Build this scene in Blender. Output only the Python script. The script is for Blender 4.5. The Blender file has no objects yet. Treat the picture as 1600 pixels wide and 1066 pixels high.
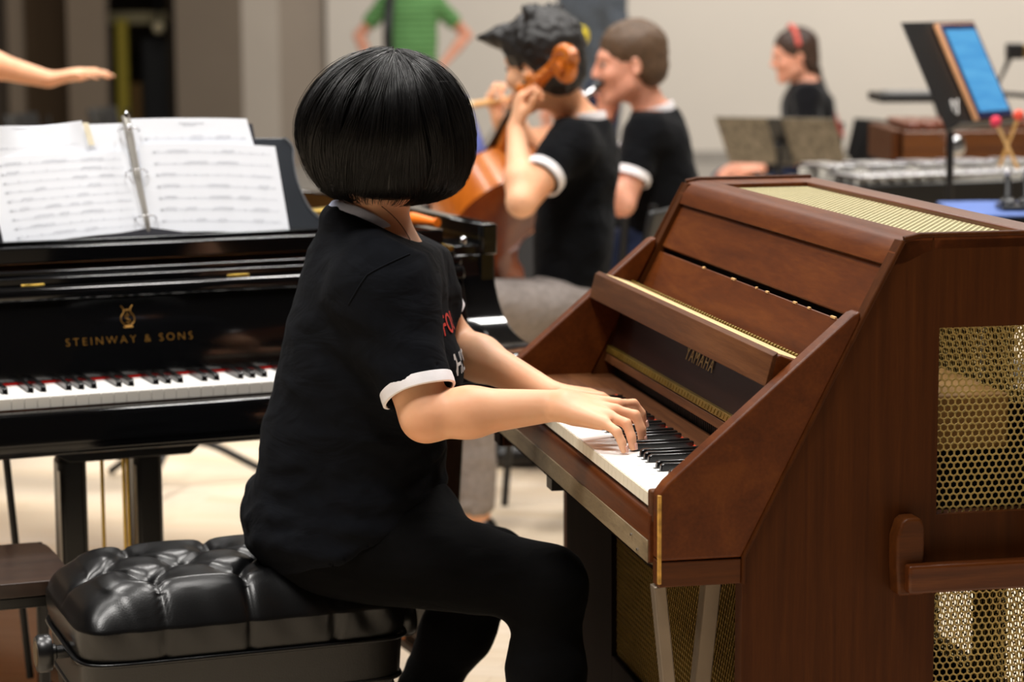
import bpy, bmesh, math, random
import numpy as np
from mathutils import Vector, Matrix
from mathutils import noise as mnoise
from mathutils.bvhtree import BVHTree
random.seed(7)
SC = bpy.context.scene
COL = SC.collection

# ------------------------------------------------------------------ camera
FPX, CXP, CYP, CAMH = 3778.0, 800.0, 533.0, 1.44
_p = math.atan((533-5.4)/FPX); _a = -.006
C0 = np.array([0, 0, CAMH])
_r0 = np.array([1., 0, 0]); _u0 = np.array([0, math.sin(_p), math.cos(_p)]); _f0 = np.array([0, math.cos(_p), -math.sin(_p)])
_R = _r0*math.cos(_a)+_u0*math.sin(_a); _U = -_r0*math.sin(_a)+_u0*math.cos(_a)
cam_d = bpy.data.cameras.new('camera'); cam = bpy.data.objects.new('camera', cam_d); COL.objects.link(cam)
cam_d.sensor_width = 36; cam_d.lens = FPX/1600*36
M = Matrix.Identity(4)
for i in range(3):
    M[i][0], M[i][1], M[i][2], M[i][3] = _R[i], _U[i], -_f0[i], C0[i]
cam.matrix_world = M
cam_d.clip_end = 200
cam_d.dof.use_dof = True; cam_d.dof.focus_distance = 3.62; cam_d.dof.aperture_fstop = 4.0
cam_d.dof.aperture_blades = 0
SC.camera = cam

def W(px, py, Y):
    "a point of the place at world depth Y"
    d = _R*(px-CXP)/FPX-_U*(py-CYP)/FPX+_f0
    return C0+d*(Y/d[1])

# ------------------------------------------------------------------ world, lights, exposure
wd = bpy.data.worlds.new('hall_air'); SC.world = wd; wd.use_nodes = True
wd.node_tree.nodes['Background'].inputs[0].default_value = (1.0, .93, .85, 1)
wd.node_tree.nodes['Background'].inputs[1].default_value = .05
SC.view_settings.view_transform = 'Standard'; SC.view_settings.look = 'None'
SC.view_settings.exposure = 0.07; SC.view_settings.gamma = 1.0
SC.cycles.use_denoising = True
SC.cycles.max_bounces = 8

def area(name, loc, size, power, target=None, col=(1, .965, .92), sy=None):
    l = bpy.data.lights.new(name, 'AREA'); l.energy = power; l.color = col
    l.shape = 'RECTANGLE'; l.size = size; l.size_y = sy or size
    o = bpy.data.objects.new(name, l); COL.objects.link(o); o.location = loc
    t = Vector(target if target is not None else (loc[0], loc[1], 0))
    o.rotation_euler = (t-Vector(loc)).to_track_quat('-Z', 'Y').to_euler()
    return o
LK = 0.42
for (x, y, p) in [(-1.2, 1.9, 600), (.9, 4.3, 400), (-3.6, 3.4, 260), (-2.4, 6.0, 520), (1.2, 7.2, 480), (4.0, 8.0, 400), (-1.0, 11.5, 400), (4.0, 12.5, 400), (-5.0, 12., 300)]:  # overhead lamps, plus an added fill at far left for the floor there
    area('ceiling_and_fill_lamp', (x, y, 6.2), 1.1, p*LK)
area('wall_fill_light', (2.0, 18.0, 6.0), 3.0, 660*LK, (3.0, 22.0, 1.0), sy=.8)  # added lights that lift the back wall, from no known fixture
area('wall_fill_light', (7.0, 18.0, 6.0), 3.0, 660*LK, (7.0, 22.0, 1.0), sy=.8)
# ------------------------------------------------------------------ mesh helpers
class MB:
    def __init__(s): s.v = []; s.f = []
    def add(s, vs, fs):
        b = len(s.v); s.v += [tuple(map(float, p)) for p in vs]; s.f += [tuple(b+i for i in f) for f in fs]; return s
    def box(s, x0, x1, y0, y1, z0, z1):
        return s.add([(x0,y0,z0),(x1,y0,z0),(x1,y1,z0),(x0,y1,z0),(x0,y0,z1),(x1,y0,z1),(x1,y1,z1),(x0,y1,z1)],
                     [(0,3,2,1),(4,5,6,7),(0,1,5,4),(1,2,6,5),(2,3,7,6),(3,0,4,7)])
    def frame_box(s, c, ax, ay, az, hx, hy, hz):
        c, ax, ay, az = [np.asarray(q, float) for q in (c, ax, ay, az)]
        vs = [c+ax*hx*i+ay*hy*j+az*hz*k for k in (-1, 1) for (i, j) in ((-1,-1),(1,-1),(1,1),(-1,1))]
        return s.add(vs, [(0,3,2,1),(4,5,6,7),(0,1,5,4),(1,2,6,5),(2,3,7,6),(3,0,4,7)])
    def prism(s, poly, axis, a0, a1):
        "poly: 2D points; axis 'x': (y,z), 'y': (x,z), 'z': (x,y)"
        def P(p, a):
            return {'x': (a, p[0], p[1]), 'y': (p[0], a, p[1]), 'z': (p[0], p[1], a)}[axis]
        n = len(poly)
        vs = [P(p, a0) for p in poly]+[P(p, a1) for p in poly]
        fs = [tuple(range(n))[::-1], tuple(range(n, 2*n))]+[(i, (i+1) % n, n+(i+1) % n, n+i) for i in range(n)]
        return s.add(vs, fs)
    def tube(s, path, r, n=8, cap=True, flat=None):
        path = [np.asarray(p, float) for p in path]; m = len(path)
        rs = r if hasattr(r, '__len__') else [r]*m
        b = []
        up = None
        for i, p in enumerate(path):
            t = path[min(i+1, m-1)]-path[max(i-1, 0)]; t = t/(np.linalg.norm(t)+1e-12)
            if up is None:
                up = np.array([0, 0, 1.]) if abs(t[2]) < .9 else np.array([1., 0, 0])
            a = np.cross(t, up); a /= np.linalg.norm(a)+1e-12; up = np.cross(a, t)
            for k in range(n):
                q = 2*math.pi*k/n
                b.append(p+a*math.cos(q)*rs[i]+up*math.sin(q)*rs[i]*(flat or 1))
        fs = []
        for i in range(m-1):
            for k in range(n):
                fs.append((i*n+k, i*n+(k+1) % n, (i+1)*n+(k+1) % n, (i+1)*n+k))
        if cap:
            fs.append(tuple(range(n))[::-1]); fs.append(tuple((m-1)*n+k for k in range(n)))
        return s.add(b, fs)
    def lathe(s, prof, o=(0,0,0), axis=(0,0,1), n=24):
        o = np.asarray(o, float); z = np.asarray(axis, float); z /= np.linalg.norm(z)
        a = np.cross(z, (1, 0, 0) if abs(z[0]) < .9 else (0, 1, 0)); a /= np.linalg.norm(a); b = np.cross(z, a)
        vs = []; m = len(prof)
        for (r, h) in prof:
            for k in range(n):
                q = 2*math.pi*k/n; vs.append(o+z*h+(a*math.cos(q)+b*math.sin(q))*r)
        fs = [(i*n+k, i*n+(k+1) % n, (i+1)*n+(k+1) % n, (i+1)*n+k) for i in range(m-1) for k in range(n)]
        fs += [tuple(range(n))[::-1], tuple((m-1)*n+k for k in range(n))]
        return s.add(vs, fs)
    def sphere(s, c, r, n=16, m=10):
        rr = r if hasattr(r, '__len__') else (r, r, r)
        vs = []; fs = []
        for i in range(m+1):
            t = math.pi*i/m
            for k in range(n):
                q = 2*math.pi*k/n
                vs.append((c[0]+rr[0]*math.sin(t)*math.cos(q), c[1]+rr[1]*math.sin(t)*math.sin(q), c[2]+rr[2]*math.cos(t)))
        for i in range(m):
            for k in range(n): fs.append((i*n+k, (i+1)*n+k, (i+1)*n+(k+1) % n, i*n+(k+1) % n))
        return s.add(vs, fs)
    def grid(s, fn, nu, nv, th=0.0):
        "surface fn(u,v) -> point, u,v in 0..1; th>0 gives it a back"
        P = np.array([[fn(i/nu, j/nv) for j in range(nv+1)] for i in range(nu+1)])
        w = nv+1; idx = lambda i, j: i*w+j
        fs = [(idx(i,j), idx(i+1,j), idx(i+1,j+1), idx(i,j+1)) for i in range(nu) for j in range(nv)]
        vs = list(P.reshape(-1, 3))
        if th:
            du = np.gradient(P, axis=0); dv = np.gradient(P, axis=1); N = np.cross(du, dv); N /= np.linalg.norm(N, axis=2, keepdims=True)+1e-12
            b = len(vs); vs += list((P-N*th).reshape(-1, 3))
            fs += [tuple(b+q for q in f[::-1]) for f in fs]
            for i in range(nu):
                fs.append((idx(i,0), b+idx(i,0), b+idx(i+1,0), idx(i+1,0))); fs.append((idx(i+1,nv), b+idx(i+1,nv), b+idx(i,nv), idx(i,nv)))
            for j in range(nv):
                fs.append((idx(0,j+1), b+idx(0,j+1), b+idx(0,j), idx(0,j))); fs.append((idx(nu,j), b+idx(nu,j), b+idx(nu,j+1), idx(nu,j+1)))
        return s.add(vs, fs)
    def hexmesh(s, o, U, V, w, h, pitch=.0105, hole=.78, th=.0015):
        "perforated sheet with pointy-top hexagonal holes"
        o, U, V = [np.asarray(q, float) for q in (o, U, V)]
        N = np.cross(U, V); N /= np.linalg.norm(N)
        R = pitch/math.sqrt(3); rows = int(h/(R*1.5))+1; cols = int(w/pitch)+1
        ang = [math.pi/6+k*math.pi/3 for k in range(6)]
        for j in range(rows):
            for i in range(cols):
                x = (i+.5*(j % 2))*pitch; y = j*R*1.5
                c = o+U*x+V*y
                ds = [U*math.cos(q)+V*math.sin(q) for q in ang]
                vs = [c+d*R for d in ds]+[c+d*R*hole for d in ds]+[c+d*R*hole-N*th for d in ds]
                fs = [(k, (k+1) % 6, 6+(k+1) % 6, 6+k) for k in range(6)]+[(6+k, 6+(k+1) % 6, 12+(k+1) % 6, 12+k) for k in range(6)]
                s.add(vs, fs)
        return s
    def xf(s, M):
        s.v = [tuple(M @ Vector(p)) for p in s.v]; return s

def tag(o, label=None, cat=None, group=None, kind=None):
    if label: o['label'] = label
    if cat: o['category'] = cat
    if group: o['group'] = group
    if kind: o['kind'] = kind
    return o
def link(o, parent=None):
    COL.objects.link(o)
    if parent is not None: o.parent = parent
    return o
def obj(name, mb, mat, parent=None, bevel=0, smooth=None, seg=2, recalc=False):
    me = bpy.data.meshes.new(name)
    me.from_pydata(mb.v, [], mb.f); me.update()
    if recalc:
        bm = bmesh.new(); bm.from_mesh(me); bmesh.ops.recalc_face_normals(bm, faces=bm.faces); bm.to_mesh(me); bm.free()
    if mat: me.materials.append(mat)
    o = link(bpy.data.objects.new(name, me), parent)
    if smooth is not None:
        for p in me.polygons: p.use_smooth = True
        if smooth < 180: me.set_sharp_from_angle(angle=math.radians(smooth))
    if bevel:
        m = o.modifiers.new('bevel', 'BEVEL'); m.width = bevel; m.segments = seg; m.limit_method = 'ANGLE'; m.angle_limit = math.radians(35)
        m.harden_normals = False
        for p in me.polygons: p.use_smooth = True
        me.set_sharp_from_angle(angle=math.radians(50))
    return o
def npobj(name, V, Fq, mat, parent=None, smooth=True):
    me = bpy.data.meshes.new(name)
    V = np.asarray(V, np.float32); Fq = np.asarray(Fq, np.int32); n = Fq.shape[1]
    me.vertices.add(len(V)); me.vertices.foreach_set('co', V.ravel())
    me.loops.add(Fq.size); me.loops.foreach_set('vertex_index', Fq.ravel())
    me.polygons.add(len(Fq)); me.polygons.foreach_set('loop_start', np.arange(0, Fq.size, n, dtype=np.int32))
    me.polygons.foreach_set('use_smooth', np.full(len(Fq), bool(smooth)))
    me.update(calc_edges=True); me.validate()
    if mat: me.materials.append(mat)
    return link(bpy.data.objects.new(name, me), parent)
def empty(name, loc=(0,0,0), rz=0):
    o = link(bpy.data.objects.new(name, None)); o.location = loc; o.rotation_euler = (0, 0, rz); o.empty_display_size = .1
    return o
def copy_tree(o, parent=None):
    c = o.copy(); COL.objects.link(c)
    if parent is not None: c.parent = parent
    for ch in [q for q in list(COL.objects) if q.parent == o]: copy_tree(ch, c)
    return c
def text_mb(txt, size, depth=.0004, spacing=1.0, align='CENTER', bold=0.0):
    cu = bpy.data.curves.new('lettering', 'FONT'); cu.body = txt; cu.size = size; cu.extrude = depth; cu.align_x = align; cu.space_character = spacing
    cu.offset = bold; cu.resolution_u = 3
    o = bpy.data.objects.new('lettering', cu); COL.objects.link(o)
    dg = bpy.context.evaluated_depsgraph_get(); me = bpy.data.meshes.new_from_object(o.evaluated_get(dg))
    m = MB(); m.add([tuple(q.co) for q in me.vertices], [tuple(p.vertices) for p in me.polygons])
    bpy.data.objects.remove(o); bpy.data.curves.remove(cu); bpy.data.meshes.remove(me)
    return m

# ------------------------------------------------------------------ signed-distance bodies -> one continuous mesh
class SDF:
    def __init__(s, lo, hi, h):
        s.lo = np.asarray(lo, float); s.h = h
        s.n = np.ceil((np.asarray(hi, float)-s.lo)/h).astype(int)+2
        s.f = np.full(s.n, .2, np.float32)
    def sub(s, lo, hi):
        a = np.clip(np.floor((np.asarray(lo)-s.lo)/s.h).astype(int), 0, s.n); b = np.clip(np.ceil((np.asarray(hi)-s.lo)/s.h).astype(int)+1, 0, s.n)
        if np.any(b <= a): return None, None
        ax = [(s.lo[i]+np.arange(a[i], b[i])*s.h).astype(np.float32) for i in range(3)]
        return tuple(slice(a[i], b[i]) for i in range(3)), np.stack(np.meshgrid(*ax, indexing='ij'), -1)
    def put(s, sl, d, k, mode):
        f = s.f[sl]
        if mode == 'u':
            if k > 0:
                h = np.clip(.5+.5*(f-d)/k, 0, 1); r = f*(1-h)+d*h-k*h*(1-h)
            else: r = np.minimum(f, d)
        else:  # subtract
            d = -d
            if k > 0:
                h = np.clip(.5-.5*(f-d)/k, 0, 1); r = f*(1-h)+d*h+k*h*(1-h)
            else: r = np.maximum(f, d)
        s.f[sl] = r
    def cap(s, a, b, r1, r2=None, k=.02, flat=None, mode='u', cut0=None, cut1=None):
        "tapered capsule; flat=(dir, ratio) squashes its section; cut0/cut1 end it flat"
        a = np.asarray(a, float); b = np.asarray(b, float); r2 = r1 if r2 is None else r2
        m = max(r1, r2)*1.05+k+3*s.h
        sl, P = s.sub(np.minimum(a, b)-m, np.maximum(a, b)+m)
        if sl is None: return s
        A, B = a, b; q = 1.0
        if flat is not None:
            d = np.asarray(flat[0], float); d = d/np.linalg.norm(d); q = flat[1]
            t = ((P-a) @ d.astype(np.float32))*(1/q-1)
            P = P+t[..., None]*d.astype(np.float32); B = b+d*(np.dot(b-a, d)*(1/q-1))
        ba = (B-A); L2 = float(ba@ba)+1e-12; pa = P-A.astype(np.float32)
        t0 = (pa@ba.astype(np.float32))/L2; t = np.clip(t0, 0, 1)
        d = (np.linalg.norm(pa-t[..., None]*ba.astype(np.float32), axis=-1)-(r1+(r2-r1)*t))*min(1, q*1.15)
        L = math.sqrt(L2)
        if cut0 is not None: d = np.maximum(d, (-t0*L-cut0))
        if cut1 is not None: d = np.maximum(d, ((t0-1)*L-cut1))
        s.put(sl, d, k, mode); return s
    def ell(s, c, r, fr=None, k=.02, mode='u'):
        "ellipsoid, fr = 3 axes (rows)"
        c = np.asarray(c, float); r = np.asarray(r, float); m = r.max()+k+3*s.h
        sl, P = s.sub(c-m, c+m)
        if sl is None: return s
        q = P-c.astype(np.float32)
        if fr is not None: q = q@np.asarray(fr, np.float32).T
        k0 = np.linalg.norm(q/r.astype(np.float32), axis=-1); k1 = np.linalg.norm(q/(r*r).astype(np.float32), axis=-1)+1e-9
        d = k0*(k0-1)/k1
        d = np.where(k0 < .05, -r.min(), d)
        s.put(sl, d, k, mode); return s
    def plane(s, p, n, k=0.0, lo=None, hi=None):
        "cut away the side n points to"
        n = np.asarray(n, float); n = n/np.linalg.norm(n)
        sl, P = s.sub(s.lo if lo is None else lo, (s.lo+s.n*s.h) if hi is None else hi)
        d = (P-np.asarray(p, np.float32))@n.astype(np.float32)
        s.put(sl, -d, k, 's'); return s
    def mesh(s):
        f = s.f; S = f < 0; n = np.array(f.shape)-1
        cnt = np.zeros(n, np.int8)
        for dx in (0, 1):
            for dy in (0, 1):
                for dz in (0, 1): cnt += S[dx:n[0]+dx, dy:n[1]+dy, dz:n[2]+dz]
        act = (cnt > 0) & (cnt < 8)
        I = np.argwhere(act); idx = np.full(n, -1, np.int32); idx[act] = np.arange(len(I))
        acc = np.zeros((len(I), 3), np.float64); w = np.zeros(len(I))
        for ax in range(3):
            o1, o2 = [q for q in range(3) if q != ax]
            for u in (0, 1):
                for v in (0, 1):
                    a = I.copy(); a[:, o1] += u; a[:, o2] += v; b = a.copy(); b[:, ax] += 1
                    fa = f[a[:, 0], a[:, 1], a[:, 2]]; fb = f[b[:, 0], b[:, 1], b[:, 2]]
                    c = (fa < 0) != (fb < 0)
                    t = np.where(c, fa/(fa-fb+1e-20), 0)
                    p = a.astype(float); p[:, ax] += t
                    acc[c] += p[c]; w[c] += 1
        V = s.lo+(acc/np.maximum(w, 1)[:, None])*s.h
        Q = []
        for ax in range(3):
            o1, o2 = [(1, 2), (2, 0), (0, 1)][ax]
            sh = np.array(f.shape); sl0 = [slice(1, sh[q]-1) for q in range(3)]; sl1 = list(sl0)
            sl0[ax] = slice(0, sh[ax]-1); sl1[ax] = slice(1, sh[ax])
            A = S[tuple(sl0)]; B = S[tuple(sl1)]
            E = np.argwhere(A != B); sg = A[A != B]
            off = np.ones(3, int); off[ax] = 0; E = E+off
            def cell(d1, d2):
                c = E.copy(); c[:, o1] -= d1; c[:, o2] -= d2; return idx[c[:, 0], c[:, 1], c[:, 2]]
            q = np.stack([cell(1, 1), cell(0, 1), cell(0, 0), cell(1, 0)], 1)
            q[~sg] = q[~sg][:, ::-1]; Q.append(q)
        Q = np.concatenate(Q); Q = Q[(Q >= 0).all(1)]
        return V, Q
def vnormals(V, Q):
    a = V[Q[:, 2]]-V[Q[:, 0]]; b = V[Q[:, 3]]-V[Q[:, 1]]; n = np.cross(a, b)
    N = np.zeros_like(V)
    for i in range(4): np.add.at(N, Q[:, i], n)
    return N/(np.linalg.norm(N, axis=1, keepdims=True)+1e-12)
def smooth_mesh(V, Q, it=2, lam=.5):
    E = np.concatenate([Q[:, [0, 1]], Q[:, [1, 2]], Q[:, [2, 3]], Q[:, [3, 0]]]); n = len(V)
    for _ in range(it):
        A = np.zeros_like(V); c = np.zeros(n)
        np.add.at(A, E[:, 0], V[E[:, 1]]); np.add.at(A, E[:, 1], V[E[:, 0]]); np.add.at(c, E[:, 0], 1); np.add.at(c, E[:, 1], 1)
        V = V+lam*(A/np.maximum(c, 1)[:, None]-V)
    return V
def nz(v):
    v = np.asarray(v, float); return v/np.linalg.norm(v)
# ------------------------------------------------------------------ materials
def _lin(c):
    return tuple(((q/255)/12.92 if q/255 <= .04045 else ((q/255+.055)/1.055)**2.4) for q in c)+(1,)
class NT:
    def __init__(s, name):
        s.m = bpy.data.materials.new(name); s.m.use_nodes = True; s.t = s.m.node_tree; s.N = s.t.nodes; s.b = s.N['Principled BSDF']
    def n(s, typ, **kw):
        q = s.N.new(typ)
        for k, v in kw.items(): setattr(q, k, v)
        return q
    def l(s, a, b): s.t.links.new(a, b)
    def coord(s, scale=(1,1,1), kind='Object', rot=(0,0,0)):
        c = s.n('ShaderNodeTexCoord'); m = s.n('ShaderNodeMapping'); m.inputs['Scale'].default_value = scale; m.inputs['Rotation'].default_value = rot
        s.l(c.outputs[kind], m.inputs[0]); return m.outputs[0]
    def noise(s, vec, scale, detail=4, rough=.55, dist=0):
        q = s.n('ShaderNodeTexNoise'); q.inputs['Scale'].default_value = scale; q.inputs['Detail'].default_value = detail
        q.inputs['Roughness'].default_value = rough; q.inputs['Distortion'].default_value = dist; s.l(vec, q.inputs['Vector']); return q.outputs['Fac']
    def ramp(s, fac, stops):
        r = s.n('ShaderNodeValToRGB'); e = r.color_ramp.elements
        while len(e) < len(stops): e.new(.5)
        for q, (p, c) in zip(e, stops): q.position = p; q.color = c
        s.l(fac, r.inputs[0]); return r.outputs[0]
    def math(s, op, a, b=None, clamp=False):
        q = s.n('ShaderNodeMath', operation=op, use_clamp=clamp)
        for i, x in enumerate((a, b)):
            if x is None: continue
            if isinstance(x, (int, float)): q.inputs[i].default_value = x
            else: s.l(x, q.inputs[i])
        return q.outputs[0]
    def bump(s, h, strength=.2, dist=.01):
        q = s.n('ShaderNodeBump'); q.inputs['Strength'].default_value = strength; q.inputs['Distance'].default_value = dist
        s.l(h, q.inputs['Height']); s.l(q.outputs[0], s.b.inputs['Normal'])
    def set(s, col=None, rough=None, metal=None, spec=None, coat=None, coatr=None, sheen=None, sss=None):
        B = s.b.inputs
        if col is not None:
            if hasattr(col, 'is_output') : s.l(col, B['Base Color'])
            else: B['Base Color'].default_value = col
        if rough is not None: B['Roughness'].default_value = rough
        if metal is not None: B['Metallic'].default_value = metal
        if spec is not None: B['Specular IOR Level'].default_value = spec
        if coat is not None: B['Coat Weight'].default_value = coat
        if coatr is not None: B['Coat Roughness'].default_value = coatr
        if sheen is not None: B['Sheen Weight'].default_value = sheen; B['Sheen Roughness'].default_value = .4
        if sss is not None:
            B['Subsurface Weight'].default_value = sss; B['Subsurface Radius'].default_value = (1, .35, .2); B['Subsurface Scale'].default_value = .008
        return s.m
def plain(name, rgb, rough=.5, metal=0, spec=.5, var=.06, vs=30, bump=0, bs=200, **kw):
    t = NT(name); c = _lin(rgb); v = t.coord()
    a = tuple(max(0, q*(1-var)) for q in c[:3])+(1,); b = tuple(min(1, q*(1+var)) for q in c[:3])+(1,)
    m = t.set(t.ramp(t.noise(v, vs), [(.3, a), (.7, b)]), rough, metal, spec, **kw)
    if bump: t.bump(t.noise(v, bs, 3), bump, .002)
    return m
def wood(name, dark, mid, light, grain=(1,1,1), rough=.35, coat=.3, scale=14, coatr=.12, spec=.5):
    "grain: small number along the grain direction"
    t = NT(name); v = t.coord(grain)
    n1 = t.noise(v, scale, 6, .6, .6); v2 = t.coord(tuple(q*6 for q in grain)); n2 = t.noise(v2, scale*2, 3, .6)
    mix = t.math('ADD', t.math('MULTIPLY', n1, .7), t.math('MULTIPLY', n2, .3))
    col = t.ramp(mix, [(.3, _lin(dark)), (.5, _lin(mid)), (.7, _lin(light))])
    m = t.set(col, rough, 0, spec, coat, coatr)
    t.bump(n2, .05, .001)
    return m
MT = {}
MT['lacquer'] = plain('black_lacquer', (9, 9, 10), .10, spec=.5, var=0, coat=.3, coatr=.03)
MT['satin_black'] = plain('satin_black', (14, 14, 15), .32)
MT['desk_black'] = plain('satin_desk_sheen', (40, 45, 52), .42, spec=.6)  # blue-gray base stands in for the ceiling's reflection on the black desk
MT['ivory'] = plain('key_white', (246, 244, 240), .22, var=.01)
MT['ivory_front'] = plain('key_front', (226, 222, 214), .3, var=.02)
MT['ebony'] = plain('key_black', (14, 13, 13), .22)
MT['aged_front'] = plain('aged_key_front', (236, 226, 204), .3, var=.05, vs=60)
MT['red_felt'] = plain('red_felt', (150, 22, 18), .95, spec=.1)
MT['gold'] = plain('gold_letter', (150, 108, 44), .4, .6)
MT['dim_gold'] = plain('worn_gold_letter', (176, 154, 98), .5, .2)
MT['brass'] = plain('brass', (205, 172, 84), .28, 1.0)
MT['plate'] = plain('bronzed_plate', (170, 112, 40), .38, .75)
MT['chrome'] = plain('chrome', (205, 205, 208), .18, 1.0, var=.02)
MT['steel'] = plain('steel', (150, 146, 140), .35, 1.0)
MT['leather'] = plain('black_leather', (10, 10, 11), .30, spec=.38, bump=.10, bs=420)
MT['leather_side'] = plain('black_vinyl', (16, 14, 12), .40, bump=.12, bs=420)
MT['wood_v'] = wood('walnut_stain_upright', (54, 25, 4), (68, 33, 7), (81, 42, 11), (1, 1, .03), scale=75, rough=.5, coat=0, coatr=.2, spec=.12)
MT['wood_y'] = wood('walnut_stain_lengthwise', (62, 26, 5), (84, 39, 10), (104, 54, 18), (1, .06, 1), scale=22, rough=.42, coat=.06, coatr=.18)
MT['wood_slope'] = wood('walnut_stain_slope', (64, 27, 4), (86, 40, 8), (106, 55, 15), (.8, .10, .8), scale=20, rough=.45, coat=.03, coatr=.25, spec=.2)
MT['wood_x'] = wood('walnut_stain_cross', (56, 26, 6), (76, 38, 10), (92, 49, 15), (.05, 1, 1), scale=60, rough=.45, coat=.0, coatr=.2, spec=.2)
MT['wood_worn'] = wood('worn_walnut', (56, 30, 12), (80, 45, 20), (104, 64, 34), (1, .05, 1), scale=30, rough=.55, coat=.0, spec=.2)
MT['wood_bare'] = wood('scuffed_underside', (96, 80, 58), (128, 110, 82), (150, 132, 104), (.8, .12, .8), scale=60, rough=.6, coat=0)
MT['wood_dark'] = wood('dark_shaded_board', (12, 5, 3), (18, 8, 5), (25, 12, 7), (1, 1, .08), scale=20, rough=.8, coat=0, spec=.05)  # dark wood, deepened further to stand for shade under the key bed
MT['cream_felt'] = plain('cream_strip', (206, 178, 128), .9, var=.04)
MT['grille'] = plain('gold_perforated_metal', (188, 166, 104), .45, .25, var=.04)
MT['tan_wood'] = wood('tan_sound_box', (150, 110, 58), (178, 136, 78), (196, 156, 98), (.1, 1, 1), rough=.6, coat=0)
MT['black_metal'] = plain('black_metal', (20, 20, 21), .45)
MT['gray_metal'] = plain('gray_metal', (122, 108, 92), .42, .4)
MT['paper'] = plain('paper', (244, 247, 254), .9, spec=.2, var=.008)
MT['white_trim'] = plain('white_rib_knit', (238, 234, 236), .95, spec=.1, bump=.2, bs=700)
MT['blue_trim'] = plain('pale_blue_collar_knit', (206, 212, 238), .95, spec=.1, bump=.2, bs=700)
MT['ink'] = plain('printed_ink', (186, 189, 196), .9, spec=.1)
MT['orange'] = plain('orange_plastic', (245, 120, 20), .4, var=.03)
MT['vinyl_clear'] = plain('gray_binder_vinyl', (62, 62, 68), .3)
def skin_mat(name, rgb, deep):
    t = NT(name); v = t.coord()
    m = t.set(t.ramp(t.noise(v, 9, 5), [(.3, _lin(deep)), (.7, _lin(rgb))]), .48, 0, .35, sss=.12)
    t.bump(t.noise(v, 320, 3), .05, .001); return m
MT['skin'] = skin_mat('skin', (242, 188, 150), (232, 166, 126))
MT['skin_bg'] = skin_mat('skin_ruddy', (232, 170, 144), (220, 150, 122))
def cloth_mat(name, rgb, rough=.95, sheen=.15, wr=.25, ws=14, weave=.12):
    t = NT(name); v = t.coord(); c = _lin(rgb)
    a = tuple(q*.85 for q in c[:3])+(1,); b = tuple(min(1, q*1.15) for q in c[:3])+(1,)
    m = t.set(t.ramp(t.noise(v, 60, 4), [(.3, a), (.7, b)]), rough, 0, .12, sheen=sheen)
    vv = t.coord((1, 1, 2.2)); h = t.math('ADD', t.math('MULTIPLY', t.noise(vv, ws, 3, .5, 1.2), 1.0), t.math('MULTIPLY', t.noise(v, 900, 2), weave*.02))
    t.bump(h, wr, .03); return m
MT['tee'] = cloth_mat('black_cotton', (10, 12, 17), sheen=.0, wr=.22, ws=8)
MT['legging'] = cloth_mat('black_stretch_knit', (4, 4, 5), sheen=.01, wr=.08)
MT['polo'] = cloth_mat('black_polo_knit', (10, 11, 14), sheen=.03)
MT['gray_pants'] = cloth_mat('gray_trousers', (140, 131, 126))
MT['jeans'] = cloth_mat('blue_denim', (34, 42, 66))
MT['hair_black'] = plain('black_hair', (12, 10, 10), .38, spec=.42, var=.2)
MT['hair_brown'] = plain('brown_hair', (84, 62, 42), .6, var=.25, vs=60, bump=.4, bs=120)
MT['hair_dark'] = plain('dark_hair', (20, 17, 16), .55, var=.2, bump=.4, bs=120)
MT['hair_auburn'] = plain('dark_brown_hair', (58, 38, 28), .55, var=.25, bump=.4, bs=120)
MT['eye'] = plain('eye_white', (150, 130, 120), .6)
MT['shoe'] = plain('black_shoe', (16, 15, 15), .4)
MT['chair_black'] = plain('black_chair', (18, 18, 19), .5)
# ------------------------------------------------------------------ the room
def struct(name, mb, mat, bevel=0):
    return tag(obj(name, mb, mat, bevel=bevel), kind='structure')
def floor_mat():
    t = NT('pale_maple_floor'); v = t.coord((1, 1, 1), rot=(0, 0, .25))
    br = t.n('ShaderNodeTexBrick'); br.offset = .37; br.inputs['Scale'].default_value = 1
    br.inputs['Brick Width'].default_value = 1.3; br.inputs['Row Height'].default_value = .07; br.inputs['Mortar Size'].default_value = .0012
    br.inputs['Color1'].default_value = _lin((234, 217, 194)); br.inputs['Color2'].default_value = _lin((226, 204, 172)); br.inputs['Mortar'].default_value = _lin((176, 146, 108))
    t.l(v, br.inputs['Vector'])
    mx = t.n('ShaderNodeMix', data_type='RGBA'); mx.inputs[0].default_value = .35
    v2 = t.coord((1.2, 14, 1), rot=(0, 0, .25))
    t.l(br.outputs['Color'], mx.inputs[6]); t.l(t.ramp(t.noise(v2, 2.2, 5), [(.3, _lin((214, 190, 156))), (.7, _lin((238, 224, 204)))]), mx.inputs[7])
    return t.set(mx.outputs[2], .42, 0, .4)
WALL = plain('warm_gray_wall', (206, 198, 187), .9, spec=.1, var=.015, vs=1.2)
CARPET = plain('gray_stage_edge', (150, 144, 136), .9, spec=.1, var=.05, vs=5)
struct('floor', MB().box(-12, 14, -5, 13.5, -.2, 0), floor_mat())
struct('floor', MB().box(-12, 14, 13.5, 24, -.2, 0.0), CARPET)
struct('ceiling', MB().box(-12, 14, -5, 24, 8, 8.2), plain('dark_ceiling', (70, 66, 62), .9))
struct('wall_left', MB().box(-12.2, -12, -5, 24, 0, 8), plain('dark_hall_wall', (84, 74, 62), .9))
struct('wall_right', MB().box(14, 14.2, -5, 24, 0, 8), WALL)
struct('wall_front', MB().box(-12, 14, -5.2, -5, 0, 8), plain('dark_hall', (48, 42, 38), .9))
def X(px, Y): return float(W(px, 150, Y)[0])
YB = 22.0
struct('wall_back', MB().box(X(512, YB), 14, YB, YB+.2, 0, 8), WALL)
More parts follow.
